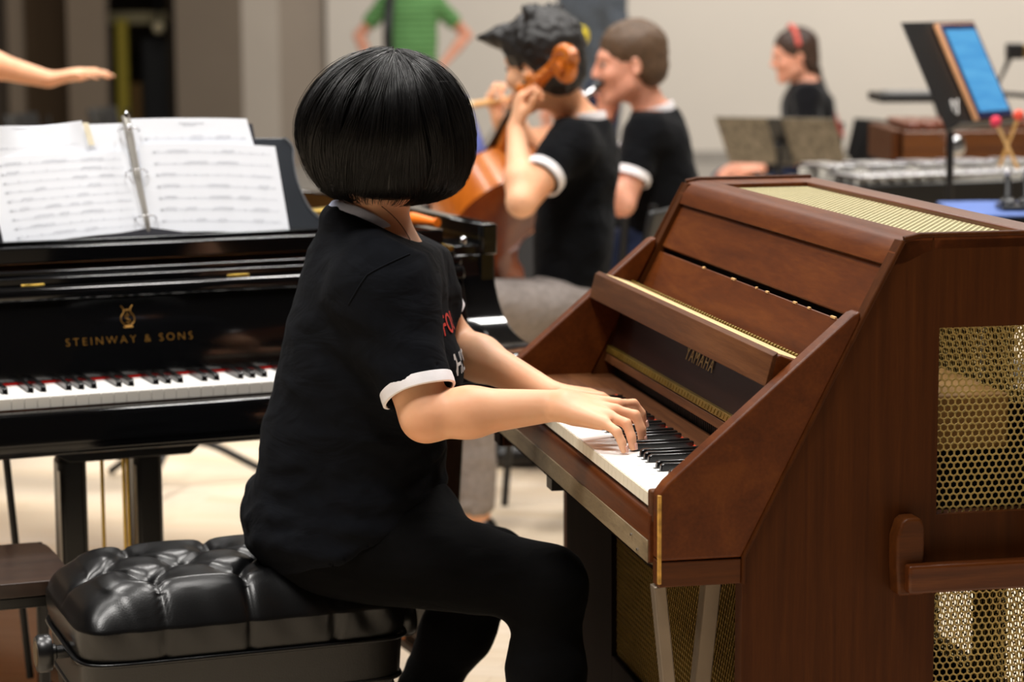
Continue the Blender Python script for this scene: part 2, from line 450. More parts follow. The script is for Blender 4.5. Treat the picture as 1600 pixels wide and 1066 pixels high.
struct('baseboard_back', MB().box(X(512, YB), 14, YB-.03, YB, 0, .10), CARPET)
def wp(a, b, rgb, Y, dz=0.0, ang=0.0, name='wall_back'):  # each rgb carries the shading of the rounded columns, painted in
    "an upright wall panel from pixel a to b, far end set back by ang"
    x0, x1 = X(a, Y), X(b, Y+ang)
    m = MB().prism([(x0, Y), (x1, Y+ang), (x1, Y+ang+.25), (x0, Y+.25)], 'z', 0, 8)
    return struct(name, m, plain('panel_shade_%d' % a, rgb, .9, spec=.1, var=.03, vs=2))
wp(436, 516, (140, 129, 117), 21.6, ang=.5)
wp(378, 438, (170, 160, 148), 21.5, ang=.1)
wp(276, 380, (116, 104, 91), 21.4, ang=.1)
wp(108, 166, (112, 99, 85), 21.3, ang=.15)
wp(34, 112, (72, 58, 43), 21.5, ang=.0)
wp(14, 38, (112, 99, 85), 21.3, ang=.1)
wp(-60, 18, (86, 76, 66), 21.4, ang=.1)
struct('wall_back', MB().box(-12, X(-60, 21.4), 21.4, 21.6, 0, 8), plain('panel_shade_end', (84, 72, 58), .9))
# the dim store room behind the opening
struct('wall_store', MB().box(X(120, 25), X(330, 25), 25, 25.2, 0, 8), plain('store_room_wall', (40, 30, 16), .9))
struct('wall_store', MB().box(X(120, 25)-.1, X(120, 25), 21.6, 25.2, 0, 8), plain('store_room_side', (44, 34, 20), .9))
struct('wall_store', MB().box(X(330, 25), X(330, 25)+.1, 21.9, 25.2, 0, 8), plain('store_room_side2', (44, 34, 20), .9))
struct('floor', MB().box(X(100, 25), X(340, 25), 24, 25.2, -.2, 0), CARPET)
def pbox(name, label, cat, a, b, Y, rgb, depth=.2, group=None, z0=None):
    p, q = W(a[0], b[1], Y), W(b[0], a[1], Y)
    m = MB().box(p[0], q[0], Y, Y+depth, 0 if z0 else p[2], q[2])
    return tag(obj(name, m, plain(name+'_paint', rgb, .6), bevel=.01), label, cat, group)
pbox('yellow_post', 'dull yellow upright post just inside the dark doorway', 'post', (184, 30), (198, 185), 22.6, (206, 184, 60), .1, z0=1)
pbox('crossbeam', 'pale horizontal beam across the top of the dark doorway', 'beam', (160, 18), (300, 38), 23.2, (186, 172, 130), .12)
pbox('equipment_cabinet', 'tall black cabinet standing in the dark doorway', 'cabinet', (224, 60), (282, 200), 22.8, (10, 10, 10), .5, z0=1)
pbox('crate', 'brown wooden crate at the left foot of the store doorway', 'crate', (200, 130), (222, 200), 23.0, (128, 92, 34), .4, z0=1)
g = tag(obj('globe_lamp', MB().sphere(W(248, 43, 22.4), .055), plain('frosted_globe', (250, 232, 190), .3), smooth=180), 'small pale round globe hanging in front of the beam', 'lamp')
p = W(248, 43, 22.4)
obj('hanging_rod', MB().tube([p+np.array([0, 0, .05]), p+np.array([0, 0, 3.0])], .012), MT['black_metal'], g)
# ------------------------------------------------------------------ the brown celesta
CRZ = math.radians(11.366)
cel = tag(empty('celesta', (.200, 3.255, 0), CRZ), 'brown stained wooden celesta with golden perforated panels, keyboard open', 'celesta')
cel_k = nz((-.197, .98, 0)); cel_v = nz((.98, .197, 0)); cel_o = np.array([.200, 3.255, 0])
def CL(v, u, z): return cel_o+cel_v*v+cel_k*u+np.array([0, 0, z])
D = .60; UL, UR = 0.0, 1.135; TH = .032
def side(y0, y1, inner):
    "end panel with two windows: built as a frame of boards inside one mesh"
    b = MB(); w0, w1 = .403, .553
    b.prism([(.118, 0), (.120, .678), (.347, 1.112), (w0, 1.112), (w0, 0)], 'y', y0, y1)
    b.box(w0, w1, y0, y1, .989, 1.112); b.box(w0, w1, y0, y1, .620, .724); b.box(w0, w1, y0, y1, 0, .16)
    b.box(w1, D, y0, y1, 0, 1.112)
    return b
def wing(y0, y1):
    return MB().prism([(.0, .677), (.0, .771), (.012, .786), (.276, 1.012), (.288, 1.016), (.2875, 1.0), (.1205, .677)], 'y', y0, y1)
for i, (y0, y1, s) in enumerate(((0, TH, -1), (UR-TH, UR, 1))):
    sp = obj('end_panel', side(y0, y1, s), MT['wood_v'], cel, recalc=True)
    ym = (y0+.012) if s < 0 else (y1-.012)
    for (za, zb) in ((.718, .995), (.155, .626)):
        obj('perforated_panel', MB().hexmesh((.396, ym, za), (1, 0, 0), (0, 0, 1), .164, zb-za, .0105, .76, .0012*(-1 if s < 0 else 1)), MT['grille'], cel)
    wg = obj('key_cheek', wing(y0-.001, y1+.001), MT['wood_slope'], cel, bevel=.0045, seg=3, recalc=True)
    obj('cheek_base', MB().box(0, .119, y0, y1, .640, .676), MT['wood_x'], cel, bevel=.002)
# worn front edge of the near cheek
obj('worn_edge', MB().box(-.0012, .004, -.0016, .004, .645, .770), plain('worn_bare_edge', (190, 142, 60), .6, var=.4, vs=90), cel, bevel=.001)
# raised moulding where the end panel meets the wing
for y in (-.0025, UR-.0005):
    obj('edge_bead', MB().tube([(.1215, y+.0015, .640), (.1215, y+.0015, .678), (.2895, y+.0015, 1.003), (.348, y+.0015, 1.112)], .0035, 8), MT['wood_v'], cel, smooth=60)
# top: frame around the grille, rounded front rail
fr = MB()
fr.prism([(.330, 1.076), (.338, 1.095), (.346, 1.107), (.356, 1.114), (.376, 1.117), (.392, 1.117), (.392, 1.098), (.352, 1.080)], 'y', 0.0, UR)
obj('top_front_rail', fr, MT['wood_slope'], cel, bevel=.002, recalc=True)
obj('top_rail', MB().box(.550, D, 0, UR, 1.098, 1.117), MT['wood_y'], cel, bevel=.003)
for y0, y1 in ((0, .050), (1.030, UR)): obj('top_rail', MB().box(.392, .550, y0, y1, 1.098, 1.117), MT['wood_slope'], cel, bevel=.002)
for y in (.004, UR-.004):
    obj('top_edge_bead', MB().tube([(.350, y, 1.114), (.372, y, 1.1185), (D-.01, y, 1.1185)], .0045, 8), MT['wood_v'], cel, smooth=60)
obj('top_grille', MB().hexmesh((.388, .042, 1.109), (1, 0, 0), (0, 1, 0), .166, 1.0, .0105, .70, .0012), plain('pale_gold_perforated_metal', (205, 194, 148), .4, .3), cel)
# sloped front boards (slope direction along the end panels)
sl = nz((.227, 0, .438)); sn = np.array([-sl[2], 0, sl[0]])
def slope_board(za, zb, th=.016, off=.010):
    def P(z): return np.array([.120+.227*(z-.678)/.438, 0, z])-sn*off
    a, b = P(za), P(zb)
    return MB().prism([(a[0], a[2]), (b[0], b[2]), (b[0]-sn[0]*th, b[2]-sn[2]*th), (a[0]-sn[0]*th, a[2]-sn[2]*th)], 'y', TH, UR-TH)
obj('front_board', slope_board(1.004, 1.088), MT['wood_slope'], cel, bevel=.002, recalc=True)
obj('front_board', slope_board(.915, .996), MT['wood_slope'], cel, bevel=.002, recalc=True)
obj('light_stop_board', slope_board(.90, 1.09, .008, .030), plain('inner_black', (8, 6, 5), .9), cel, recalc=True)  # added black backing so no light shows through the slot
# chips of bare wood along the slot
CHIP = plain('bare_chips', (225, 178, 120), .8)
for u, L in ((.62, .02), (.5, .006), (.44, .012), (.30, .014), (.235, .01), (.12, .02), (.80, .012)):
    q = np.array([.120+.227*(.9955-.678)/.438, 0, .9955])-sn*.0095
    obj('chipped_edge', MB().box(q[0]-.0015, q[0]+.0015, u, u+L, q[2]-.0015, q[2]+.0015), CHIP, cel)
# folded lid that sticks out over the keys: front strip, cream inside, piano hinge
obj('lid', MB().prism([(.176, .952), (.183, .954), (.236, .934), (.234, .914), (.180, .908), (.166, .910)], 'y', TH+.002, UR-TH-.002), MT['wood_slope'], cel, bevel=.0025, recalc=True)
obj('lid_edge_face', MB().prism([(.172, .953), (.180, .9575), (.169, .908), (.161, .910)], 'y', TH+.002, UR-TH-.002), MT['wood_worn'], cel, bevel=.001, recalc=True)
obj('cream_strip', MB().prism([(.1805, .9555), (.2335, .9375), (.233, .934), (.180, .951)], 'y', TH+.014, UR-TH-.006), MT['cream_felt'], cel, recalc=True)
h = MB()
for i in range(72):
    y = TH+.02+i*(UR-2*TH-.03)/72; h.tube([(.2385, y, .9375), (.2385, y+.008, .9375)], .0030, 8)
h.tube([(.2385, TH+.01, .9375), (.2385, UR-TH-.01, .9375)], .0014, 6)
hg = obj('piano_hinge', h, plain('aged_hinge_brass', (150, 124, 58), .42, .8), cel, smooth=50)
# fallboard behind the keys, gold rail, slot with perforations
obj('fallboard', MB().prism([(.203, .820), (.232, .905), (.246, .905), (.217, .816)], 'y', TH, UR-TH), wood('dark_fallboard', (34, 16, 10), (46, 22, 14), (58, 30, 18), (1, .08, 1), rough=.4, coat=0, spec=.2), cel, recalc=True)
fb = [o for o in COL.objects if o.name.startswith('fallboard')][-1]
tm = text_mb('YAMAHA', .034, .0003, 1.25)
nrm = nz((-(.085), 0, .029)); up = nz((.029, 0, .085))
Mx = Matrix(((0, up[0], nrm[0], .2165+nrm[0]*.0025), (-1, up[1], 0, .565), (0, up[2], nrm[2], .8595+nrm[2]*.0025), (0, 0, 0, 1)))
obj('lettering', tm.xf(Mx), MT['dim_gold'], fb)
gr = MB(); gr.prism([(.193, .8085), (.1965, .820), (.205, .820), (.202, .806)], 'y', TH+.03, UR-TH)
for i in range(60):
    y = TH+.04+i*.0172; gr.prism([(.1935, .8105), (.1960, .8180), (.1950, .8180), (.1925, .8105)], 'y', y, y+.011)
obj('hinge_rail', gr, plain('tarnished_brass', (150, 122, 52), .4, .8, var=.2), cel, bevel=.001, recalc=True)
obj('rail_board', MB().prism([(.190, .792), (.194, .806), (.215, .804), (.215, .790)], 'y', TH, UR-TH), MT['wood_worn'], cel, bevel=.001, recalc=True)
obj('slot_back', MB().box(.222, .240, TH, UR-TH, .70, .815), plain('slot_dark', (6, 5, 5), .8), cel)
gt = MB()
for i in range(100): gt.box(.208, .2095, TH+.01+i*.0106, TH+.0145+i*.0106, .766, .791)
obj('slot_grating', gt, MT['black_metal'], cel)
# key bed, key slip, blocks
KH = .765; K0 = .055; KW = .0235; NW = 34
obj('keybed', MB().box(.004, .225, TH, UR-TH, .655, .725), MT['wood_dark'], cel)
obj('key_slip', MB().prism([(-.006, .668), (-.006, .722), (-.004, .735), (.0, .738), (.014, .738), (.014, .668)], 'y', .033, UR-.02), MT['wood_slope'], cel, bevel=.004, seg=3, recalc=True)
us = obj('slip_underside', MB().prism([(-.005, .6675), (.05, .640), (.119, .640), (.119, .655), (.05, .655), (.0, .668)], 'y', .034, UR-.004), MT['wood_bare'], cel, recalc=True)
obj('slip_face', MB().box(-.0075, -.005, .034, UR-.004, .668, .700), MT['wood_bare'], cel, bevel=.001)
for y in (.12, .085): obj('screw', MB().lathe([(.0022, 0), (.0022, .002)], (-.0078, y, .690 if y > .1 else .676), (-1, 0, 0), 10), MT['chrome'], cel)
obj('block_bracket', MB().box(.01, .05, .735, .775, .630, .664), MT['black_metal'], cel)
obj('corner_stop', MB().box(-.006, .03, 1.105, 1.16, .640, .668), MT['wood_dark'], cel, bevel=.003)
obj('key_block', MB().box(-.002, .165, TH, K0-.002, .725, .770), MT['wood_worn'], cel, bevel=.003)
obj('key_block', MB().box(-.002, .165, K0+NW*KW+.002, UR-TH, .725, .770), MT['wood_worn'], cel, bevel=.003)
obj('key_rail', MB().box(.152, .205, TH, UR-TH, .73, .768), MT['wood_worn'], cel, bevel=.002)
RED = MB().box(.148, .1525, K0, K0+NW*KW, .745, .770); obj('felt_strip', RED, plain('orange_felt', (225, 70, 30), .9), cel)
def white_key(cutl, cutr):
    a, b = .0006, KW-.0006
    return MB().prism([(0, a), (0, b), (.050, b), (.050, b-cutr), (.150, b-cutr), (.150, a+cutl), (.050, a+cutl), (.050, a)], 'z', KH-.020, KH)
# near end is the treble: last key C; going away from us the notes fall
white = None; names = 'CBAGFED'
hasblack_after = {'C': False, 'B': True, 'A': True, 'G': True, 'F': False, 'E': True, 'D': True}  # black between this key and the next lower one
cache = {}
for i in range(NW):
    nme = names[i % 7]; prev = i > 0 and hasblack_after[names[(i-1) % 7]]; nxt = i < NW-1 and hasblack_after[nme]
    key = (prev, nxt)
    if key not in cache:
        o = obj('white_key', white_key(.0058 if prev else 0, .0058 if nxt else 0), MT['ivory'], cel, bevel=.0008)
        f = obj('key_front', MB().box(-.0008, .001, .0006, KW-.0006, KH-.020, KH-.0018), MT['aged_front'], o)
        cache[key] = (o, f); o.location = (0, K0+i*KW, 0)
    else:
        o0, f0 = cache[key]; o = o0.copy(); COL.objects.link(o); o.location = (0, K0+i*KW, 0)
        f = f0.copy(); COL.objects.link(f); f.parent = o
bk = None
for i in range(NW-1):
    if hasblack_after[names[i % 7]]:
        if bk is None:
            bk = obj('black_key', MB().prism([(.052, KH-.01), (.055, KH+.009), (.060, KH+.0115), (.150, KH+.0115), (.150, KH-.01)], 'y', -.0052, .0052), MT['ebony'], cel, bevel=.0016, seg=2, recalc=True); o = bk
        else:
            o = bk.copy(); COL.objects.link(o)
        o.location = (0, K0+(i+1)*KW, 0)
# lower front: solid board, golden mesh, V-shaped legs, plinth
obj('lower_board', MB().box(.118, .138, .755, UR-TH, 0, .650), MT['wood_dark'], cel)
obj('perforated_panel', MB().hexmesh((.128, .030, .335), (0, 1, 0), (0, 0, 1), .727, .315, .0105, .78, .0012), plain('darker_gold_mesh', (150, 124, 66), .45, .4, var=.05), cel)  # darker gold than the mesh in the end panels
obj('lower_rail', MB().box(.118, .142, TH, .755, .10, .335), MT['wood_dark'], cel, bevel=.002)
obj('slanted_leg', MB().frame_box((.036, .026, .34), nz((.995, 0, .1)), (0, 1, 0), nz((-.1, 0, 1)), .009, .012, .30), MT['gray_metal'], cel, bevel=.002)
obj('slanted_leg', MB().frame_box((.0665, .070, .34), nz((.99, 0, -.1)), (0, 1, 0), nz((.1, 0, 1)), .0125, .012, .30), MT['gray_metal'], cel, bevel=.002)
obj('leg_foot', MB().box(-.02, .13, .014, .086, 0.07, .10), MT['gray_metal'], cel, bevel=.004)
obj('leg_foot', MB().box(.02, .075, .022, .078, 0.0, .072), MT['black_metal'], cel, bevel=.004)
# inside: tan sound box, dark shelf; back frame with mesh
obj('sound_box', MB().box(.33, .56, .12, 1.02, .792, .872), MT['tan_wood'], cel, bevel=.003)
obj('sound_box', MB().box(.44, .50, .30, .95, .872, .915), MT['tan_wood'], cel, bevel=.003)
obj('action_rail', MB().box(.25, .40, .05, 1.08, .66, .70), MT['wood_dark'], cel)
# back: dark boards with golden mesh in the gaps
BKM = MT['wood_dark']
obj('back_board', MB().box(D-.018, D-.004, TH, UR-TH, 0, .42), BKM, cel)
obj('back_board', MB().box(D-.018, D-.004, TH, UR-TH, .60, .872), BKM, cel)
obj('back_board', MB().box(D-.018, D-.004, TH, UR-TH, 1.02, 1.10), BKM, cel)
for u0, u1 in ((.195, .295), (.47, .60), (.80, 1.10)): obj('back_post', MB().box(D-.018, D-.004, u0, u1, .42, .60), BKM, cel)
for u0, u1 in ((.19, .268), (.322, .445), (.475, .62), (.66, 1.10)): obj('back_post', MB().box(D-.018, D-.004, u0, u1, .872, 1.02), BKM, cel)
obj('perforated_panel', MB().hexmesh((D-.022, .03, .41), (0, 1, 0), (0, 0, 1), 1.07, .20, .0105, .78, .0012), MT['grille'], cel)
obj('perforated_panel', MB().hexmesh((D-.022, .03, .86), (0, 1, 0), (0, 0, 1), .66, .17, .0105, .78, .0012), MT['grille'], cel)
obj('light_stop_board', MB().box(.30, .312, .062, 1.09, .0, .655), BKM, cel)  # added unseen board that stops light behind the front mesh
# lifting handle on the near end
for y0, y1 in ((-.052, -.0), (UR, UR+.052)):
    yy = (y0, y1)
    hb = MB().prism([(.336, .618), (.333, .66), (.333, .70), (.340, .722), (.347, .728), (.367, .728), (.374, .716), (.374, .618)], 'y', y0+(.018 if y0 < 0 else 0), y1-(0 if y0 < 0 else .018))
    hn = obj('handle_bracket', hb, MT['wood_x'], cel, bevel=.004, seg=3, recalc=True)
    hb2 = MB().prism([(.546, .618), (.546, .716), (.553, .728), (.573, .728), (.582, .716), (.582, .618)], 'y', y0+(.018 if y0 < 0 else 0), y1-(0 if y0 < 0 else .018))
    obj('handle_bracket', hb2, MT['wood_x'], cel, bevel=.004, seg=3, recalc=True)
    obj('handle_rail', MB().box(.345, .575, y0, y0+.024 if y0 < 0 else y1, .624, .664) if y0 < 0 else MB().box(.345, .575, y1-.024, y1, .624, .664), wood('handle_wood', (58, 26, 8), (80, 39, 13), (100, 54, 20), (.05, 1, 1), scale=60, rough=.35, coat=.06, spec=.25), cel, bevel=.004, seg=3)
# ------------------------------------------------------------------ the black grand piano
PRZ = math.radians(22.7)
PO = np.array([-.667, 4.414, 0]); p_a = np.array([math.cos(PRZ), math.sin(PRZ), 0]); p_b = np.array([-math.sin(PRZ), math.cos(PRZ), 0])
def PI_(a, b, z): return PO+p_a*a+p_b*b+np.array([0, 0, z])
gp = tag(empty('grand_piano', PO, PRZ), 'black lacquered concert grand piano with gold lettering above its keyboard', 'piano')
def smooth_poly(pts, n=6):
    "Catmull-Rom through the points"
    out = []; P = [np.array(p, float) for p in pts]
    for i in range(len(P)-1):
        p0, p1, p2, p3 = P[max(i-1, 0)], P[i], P[i+1], P[min(i+2, len(P)-1)]
        for k in range(n):
            t = k/n; out.append(.5*((2*p1)+(-p0+p2)*t+(2*p0-5*p1+4*p2-p3)*t*t+(-p0+3*p1-3*p2+p3)*t**3))
    out.append(P[-1]); return out
outl = [(.785, .235), (.785, .6)]+smooth_poly([(.785, .6), (.783, .95), (.70, 1.35), (.50, 1.75), (.32, 2.1), (.18, 2.4), (-.05, 2.62), (-.35, 2.70), (-.62, 2.60), (-.76, 2.30), (-.785, 1.9)], 6)[1:]+[(-.785, .235)]
O2 = np.array(outl); dd = np.gradient(O2, axis=0); dd /= np.linalg.norm(dd, axis=1, keepdims=True)
inn = O2+np.stack([-dd[:, 1], dd[:, 0]], 1)*.034
m = MB(); n = len(O2)
for (z) in (0,):
    vs = [(*p, .995) for p in O2]+[(*p, .62) for p in O2]+[(*p, .995) for p in inn]+[(*p, .62) for p in inn]
    fs = []
    for i in range(n-1):
        fs += [(i, i+1, n+i+1, n+i), (2*n+i, 3*n+i, 3*n+i+1, 2*n+i+1), (i, 2*n+i, 2*n+i+1, i+1), (n+i, n+i+1, 3*n+i+1, 3*n+i)]
    fs += [(0, n, 3*n, 2*n), (n-1, 3*n-1, 4*n-1, 2*n-1)]
    m.add(vs, fs)
obj('rim', m, MT['lacquer'], gp, bevel=.004, recalc=True)
inner = [tuple(p) for p in inn]
obj('soundboard', MB().prism(inner, 'z', .66, .70), plain('spruce_board', (150, 96, 44), .4), gp, recalc=True)
ip = [(p[0]*.965, .30+(p[1]-.30)*.975) for p in inn if p[1] > .30]
obj('iron_plate', MB().prism(ip, 'z', .915, .928), MT['plate'], gp, recalc=True)
sb = MB()
for x0, x1, y1 in ((-.62, -.60, 2.3), (-.25, -.30, 2.45), (.12, .0, 2.3), (.45, .28, 1.6)): sb.frame_box(((x0+x1)/2, (.75+y1)/2, .945), nz((x1-x0, y1-.75, 0)), nz((-(y1-.75), x1-x0, 0)), (0, 0, 1), (y1-.75)/2, .012, .016)
obj('plate_strut', sb, MT['plate'], gp, bevel=.003)
pins = MB()
for i in range(70):
    x = -.62+i*.0178; pins.lathe([(.0035, 0), (.0035, .028)], (x, .62+.02*(i % 3), .928), n=6)
obj('tuning_pin', tag(pins, ) if False else pins, MT['steel'], gp)['kind'] = 'stuff'
# arms with their concave sweep down to the key bed
ap = [(.243, .932), (.2405, .90), (.232, .868), (.214, .836), (.188, .810), (.152, .789), (.11, .776), (.06, .768), (.0, .764), (-.028, .763), (-.034, .757), (-.034, .628), (.40, .628), (.40, .932)]
for s in (1, -1):
    arm = MB().prism(ap, 'x', .700*s, .785*s)
    obj('arm', arm, MT['lacquer'], gp, bevel=.003, seg=2, recalc=True)
    obj('arm_cap', MB().box(*sorted((.752*s, .785*s)), .222, .42, .932, .995), MT['lacquer'], gp, bevel=.003)
    obj('cheek_ledge', MB().box(*sorted((.700*s, .752*s)), .246, .42, .932, .950), MT['lacquer'], gp, bevel=.002)
    obj('key_block', MB().box(*sorted((.614*s, .699*s)), -.005, .155, .70, .765), MT['lacquer'], gp, bevel=.004)
obj('desk_knob', MB().lathe([(.007, 0), (.009, .003), (.007, .007), (.003, .008)], (.722, .252, .960), (0, -1, 0), 16), MT['chrome'], gp, smooth=50)
# key bed, slip, fallboard, front rails
obj('keybed', MB().box(-.785, .785, -.030, .45, .632, .695), MT['lacquer'], gp, bevel=.004)
obj('key_slip', MB().prism([(-.036, .640), (-.036, .700), (-.030, .712), (-.016, .715), (-.008, .712), (-.008, .640)], 'x', -.70, .70), MT['lacquer'], gp, bevel=.003, recalc=True)
obj('slip_moulding', MB().box(-.70, .70, -.0375, -.034, .655, .6575), MT['lacquer'], gp)
obj('keybed_underside', MB().box(-.70, .70, .02, .60, .622, .634), MT['satin_black'], gp, bevel=.004)
fbd = obj('fallboard', MB().prism([(.152, .742), (.1500, .750), (.196, .890), (.212, .892), (.212, .742)], 'x', -.698, .698), MT['lacquer'], gp, bevel=.002, recalc=True)
obj('felt_strip', MB().box(-.612, .612, .1485, .152, .738, .7425), MT['red_felt'], gp)
nrm = nz((0, -.134, .0455)); up = nz((0, .0455, .134))
def on_fall(mb, x, z, name, mat, par):
    y = .1505+(z-.756)*.0455/.134
    Mx = Matrix(((1, 0, 0, x), (0, up[1], nrm[1], y+nrm[1]*.0006), (0, up[2], nrm[2], z+nrm[2]*.0006), (0, 0, 0, 1)))
    return obj(name, mb.xf(Mx), mat, par)
on_fall(text_mb('STEINWAY & SONS', .0215, .0002, 1.42, bold=-.00035), 0.003, .803, 'lettering', MT['gold'], fbd)
ly = MB()   # lyre emblem
for s in (-1, 1):
    pts = smooth_poly([(s*.004, -.012, 0), (s*.012, -.004, 0), (s*.0125, .006, 0), (s*.006, .016, 0), (s*.009, .025, 0), (s*.012, .027, 0)], 5); ly.tube(pts, .0009, 5)
ly.tube([(-.009, -.0145, 0), (.009, -.0145, 0)], .0014, 5); ly.tube([(-.005, -.012, 0), (.005, -.012, 0)], .001, 5)
ly.tube([(-.008, .019, 0), (.008, .019, 0)], .0007, 5); ly.tube([(0, -.011, 0), (0, .019, 0)], .0005, 5)
ly.tube(smooth_poly([(.004, .008, 0), (-.003, .009, 0), (-.004, .003, 0), (.004, -.001, 0), (.003, -.006, 0), (-.004, -.005, 0)], 4), .0008, 5)
on_fall(ly, 0.003, .846, 'lyre_emblem', MT['gold'], fbd)
obj('fallboard_nose', MB().prism([(.184, .890), (.182, .902), (.186, .912), (.196, .917), (.236, .917), (.236, .890)], 'x', -.698, .698), MT['lacquer'], gp, bevel=.003, recalc=True)
fl = obj('lid_flap', MB().box(-.735, .70, .205, .250, .917, .9315), MT['lacquer'], gp, bevel=.003)
for a in (-.172, .23, .56, -.5): obj('hinge', MB().box(a-.022, a+.022, .200, .214, .9155, .9205), MT['brass'], fl, bevel=.001)
obj('lid_rail', MB().box(-.735, .70, .238, .272, .9315, .941), MT['lacquer'], gp, bevel=.003)
# music desk slab and the folding desk
obj('desk_slab', MB().box(-.695, .692, .285, .62, .950, .982), MT['lacquer'], gp, bevel=.004)
for s in (-1, 1): obj('desk_rail', MB().box(s*.694-.005, s*.694+.005, .25, .75, .936, .95), MT['brass'], gp)
dt = math.radians(20); dsn, dcs = math.sin(dt), math.cos(dt)
def DK(a, h, off=0.0):
    "a point on the tilted music desk, in the piano's own frame"
    return np.array([a, .40+h*dsn-off*dcs, .982+h*dcs+off*dsn])
half = smooth_poly([(.418, .192), (.427, .176), (.425, .150), (.426, .115), (.433, .080), (.447, .045), (.472, .018), (.478, .0)], 4)
pr = [(0, .200), (.345, .2), (.41, .198)]+[tuple(q) for q in half]
shape = pr+[(-q[0], q[1]) for q in pr[::-1] if q[0] > 0]
m = MB(); N = len(shape)
m.add([DK(*p, 0) for p in shape]+[DK(*p, -.016) for p in shape], [tuple(range(N)), tuple(range(N, 2*N))[::-1]]+[(i, N+i, N+(i+1) % N, (i+1) % N) for i in range(N)])
obj('music_desk', m, MT['desk_black'], gp, bevel=.003, recalc=True)
em = MB(); em.tube([DK(*p, .002) for p in pr[2:]], .0022, 6)
obj('desk_edge_bead', em, plain('polished_edge', (150, 154, 160), .2, .5), gp, smooth=60)
obj('desk_ledge', MB().box(-.475, .475, .345, .405, .982, .988), MT['lacquer'], gp, bevel=.002)
obj('brass_stay', MB().tube([(.43, .50, 1.0), (.60, .62, 1.0)], .013, 10), MT['brass'], gp, smooth=50)
# keys: 52 white, 36 black, middle gap E|F at a = 0
pw = .0235; first = None; seq = 'CDEFGAB'; cache = {}
bl_after = {'C': 1, 'D': 1, 'E': 0, 'F': 1, 'G': 1, 'A': 1, 'B': 0}
wn = ['A', 'B']+list(seq)*7+['C']
pk0 = -26*pw; pbk = None
for i, nme in enumerate(wn):
    prev = i > 0 and bl_after[wn[i-1]]; nxt = i < 51 and bl_after[nme]; key = (bool(prev), bool(nxt)); x = pk0+i*pw
    if key not in cache:
        cl, cr = (.0058 if prev else 0), (.0058 if nxt else 0); a, b = .0006, pw-.0006
        poly = [(a, 0), (b, 0), (b, .050), (b-cr, .050), (b-cr, .150), (a+cl, .150), (a+cl, .050), (a, .050)]
        o = obj('white_key', MB().prism(poly, 'z', .718, .738), MT['ivory'], gp, bevel=.0009, recalc=True); cache[key] = o
        obj('key_front', MB().box(a, b, -.0008, .001, .717, .7362), MT['ivory_front'], o)
        o.location = (x, 0, 0)
    else:
        o = cache[key].copy(); COL.objects.link(o); o.location = (x, 0, 0)
        f = [c for c in COL.objects if c.parent == cache[key]][0].copy(); COL.objects.link(f); f.parent = o
    if nxt:
        if pbk is None:
            pbk = obj('black_key', MB().prism([(.052, .728), (.056, .7465), (.061, .750), (.150, .750), (.150, .728)], 'x', -.0052, .0052), MT['ebony'], gp, bevel=.0016, recalc=True); o2 = pbk
        else: o2 = pbk.copy(); COL.objects.link(o2)
        o2.location = (x+pw, 0, 0)
# pedal lyre
lt = obj('lyre_block', MB().prism([(-.160, .624), (-.160, .604), (-.115, .572), (.125, .572), (.160, .600), (.160, .624)], 'y', .20, .36), MT['satin_black'], gp, bevel=.003, recalc=True)
for xa in (-.098, .052):
    pst = MB()
    pst.frame_box((xa, .27, .345), (1, 0, .0), (0, 1, 0), (0, 0, 1), .028, .03, .23)
    obj('lyre_post', pst, MT['satin_black'], gp, bevel=.012, seg=3)
    obj('post_glint', MB().box(xa-.0285, xa-.0265, .235, .255, .14, .55), MT['steel'], gp)  # bright strip standing in for light caught on the post's chamfer
for xa in (-.035, .008, .016): obj('pedal_rod', MB().tube([(xa, .27, .12), (xa, .27, .575)], .0038, 8), MT['brass'], gp, smooth=50)
obj('pedal_box', MB().box(-.16, .16, .18, .36, .085, .135), MT['lacquer'], gp, bevel=.01)
for xa in (-.06, 0, .06): obj('pedal', MB().prism([(.06, .075), (.06, .083), (.2, .10), (.2, .088)], 'x', xa-.018, xa+.018), MT['brass'], gp, bevel=.004, recalc=True)
obj('lyre_brace', MB().tube([(-.205, .37, .605), (-.175, .34, .12)], .0075, 8), MT['black_metal'], gp, smooth=60)
# legs with casters
for xa, yb in ((.655, .30), (-.655, .30), (-.35, 2.25)):
    lg = MB()
    for (r0, z0, r1, z1) in ((.07, .632, .07, .60), (.062, .60, .040, .12), (.055, .12, .055, .10)):
        lg.add([(xa-r0, yb-r0, z0), (xa+r0, yb-r0, z0), (xa+r0, yb+r0, z0), (xa-r0, yb+r0, z0), (xa-r1, yb-r1, z1), (xa+r1, yb-r1, z1), (xa+r1, yb+r1, z1), (xa-r1, yb+r1, z1)],
               [(0, 1, 2, 3), (7, 6, 5, 4), (0, 4, 5, 1), (1, 5, 6, 2), (2, 6, 7, 3), (3, 7, 4, 0)])
    l_ = obj('leg', lg, MT['lacquer'], gp, bevel=.003, recalc=True)
    obj('caster', MB().lathe([(.04, -.015), (.045, 0), (.04, .015)], (xa, yb, .046), (0, 1, 0), 20).box(xa-.02, xa+.02, yb-.026, yb+.026, .05, .10), MT['brass'], l_)
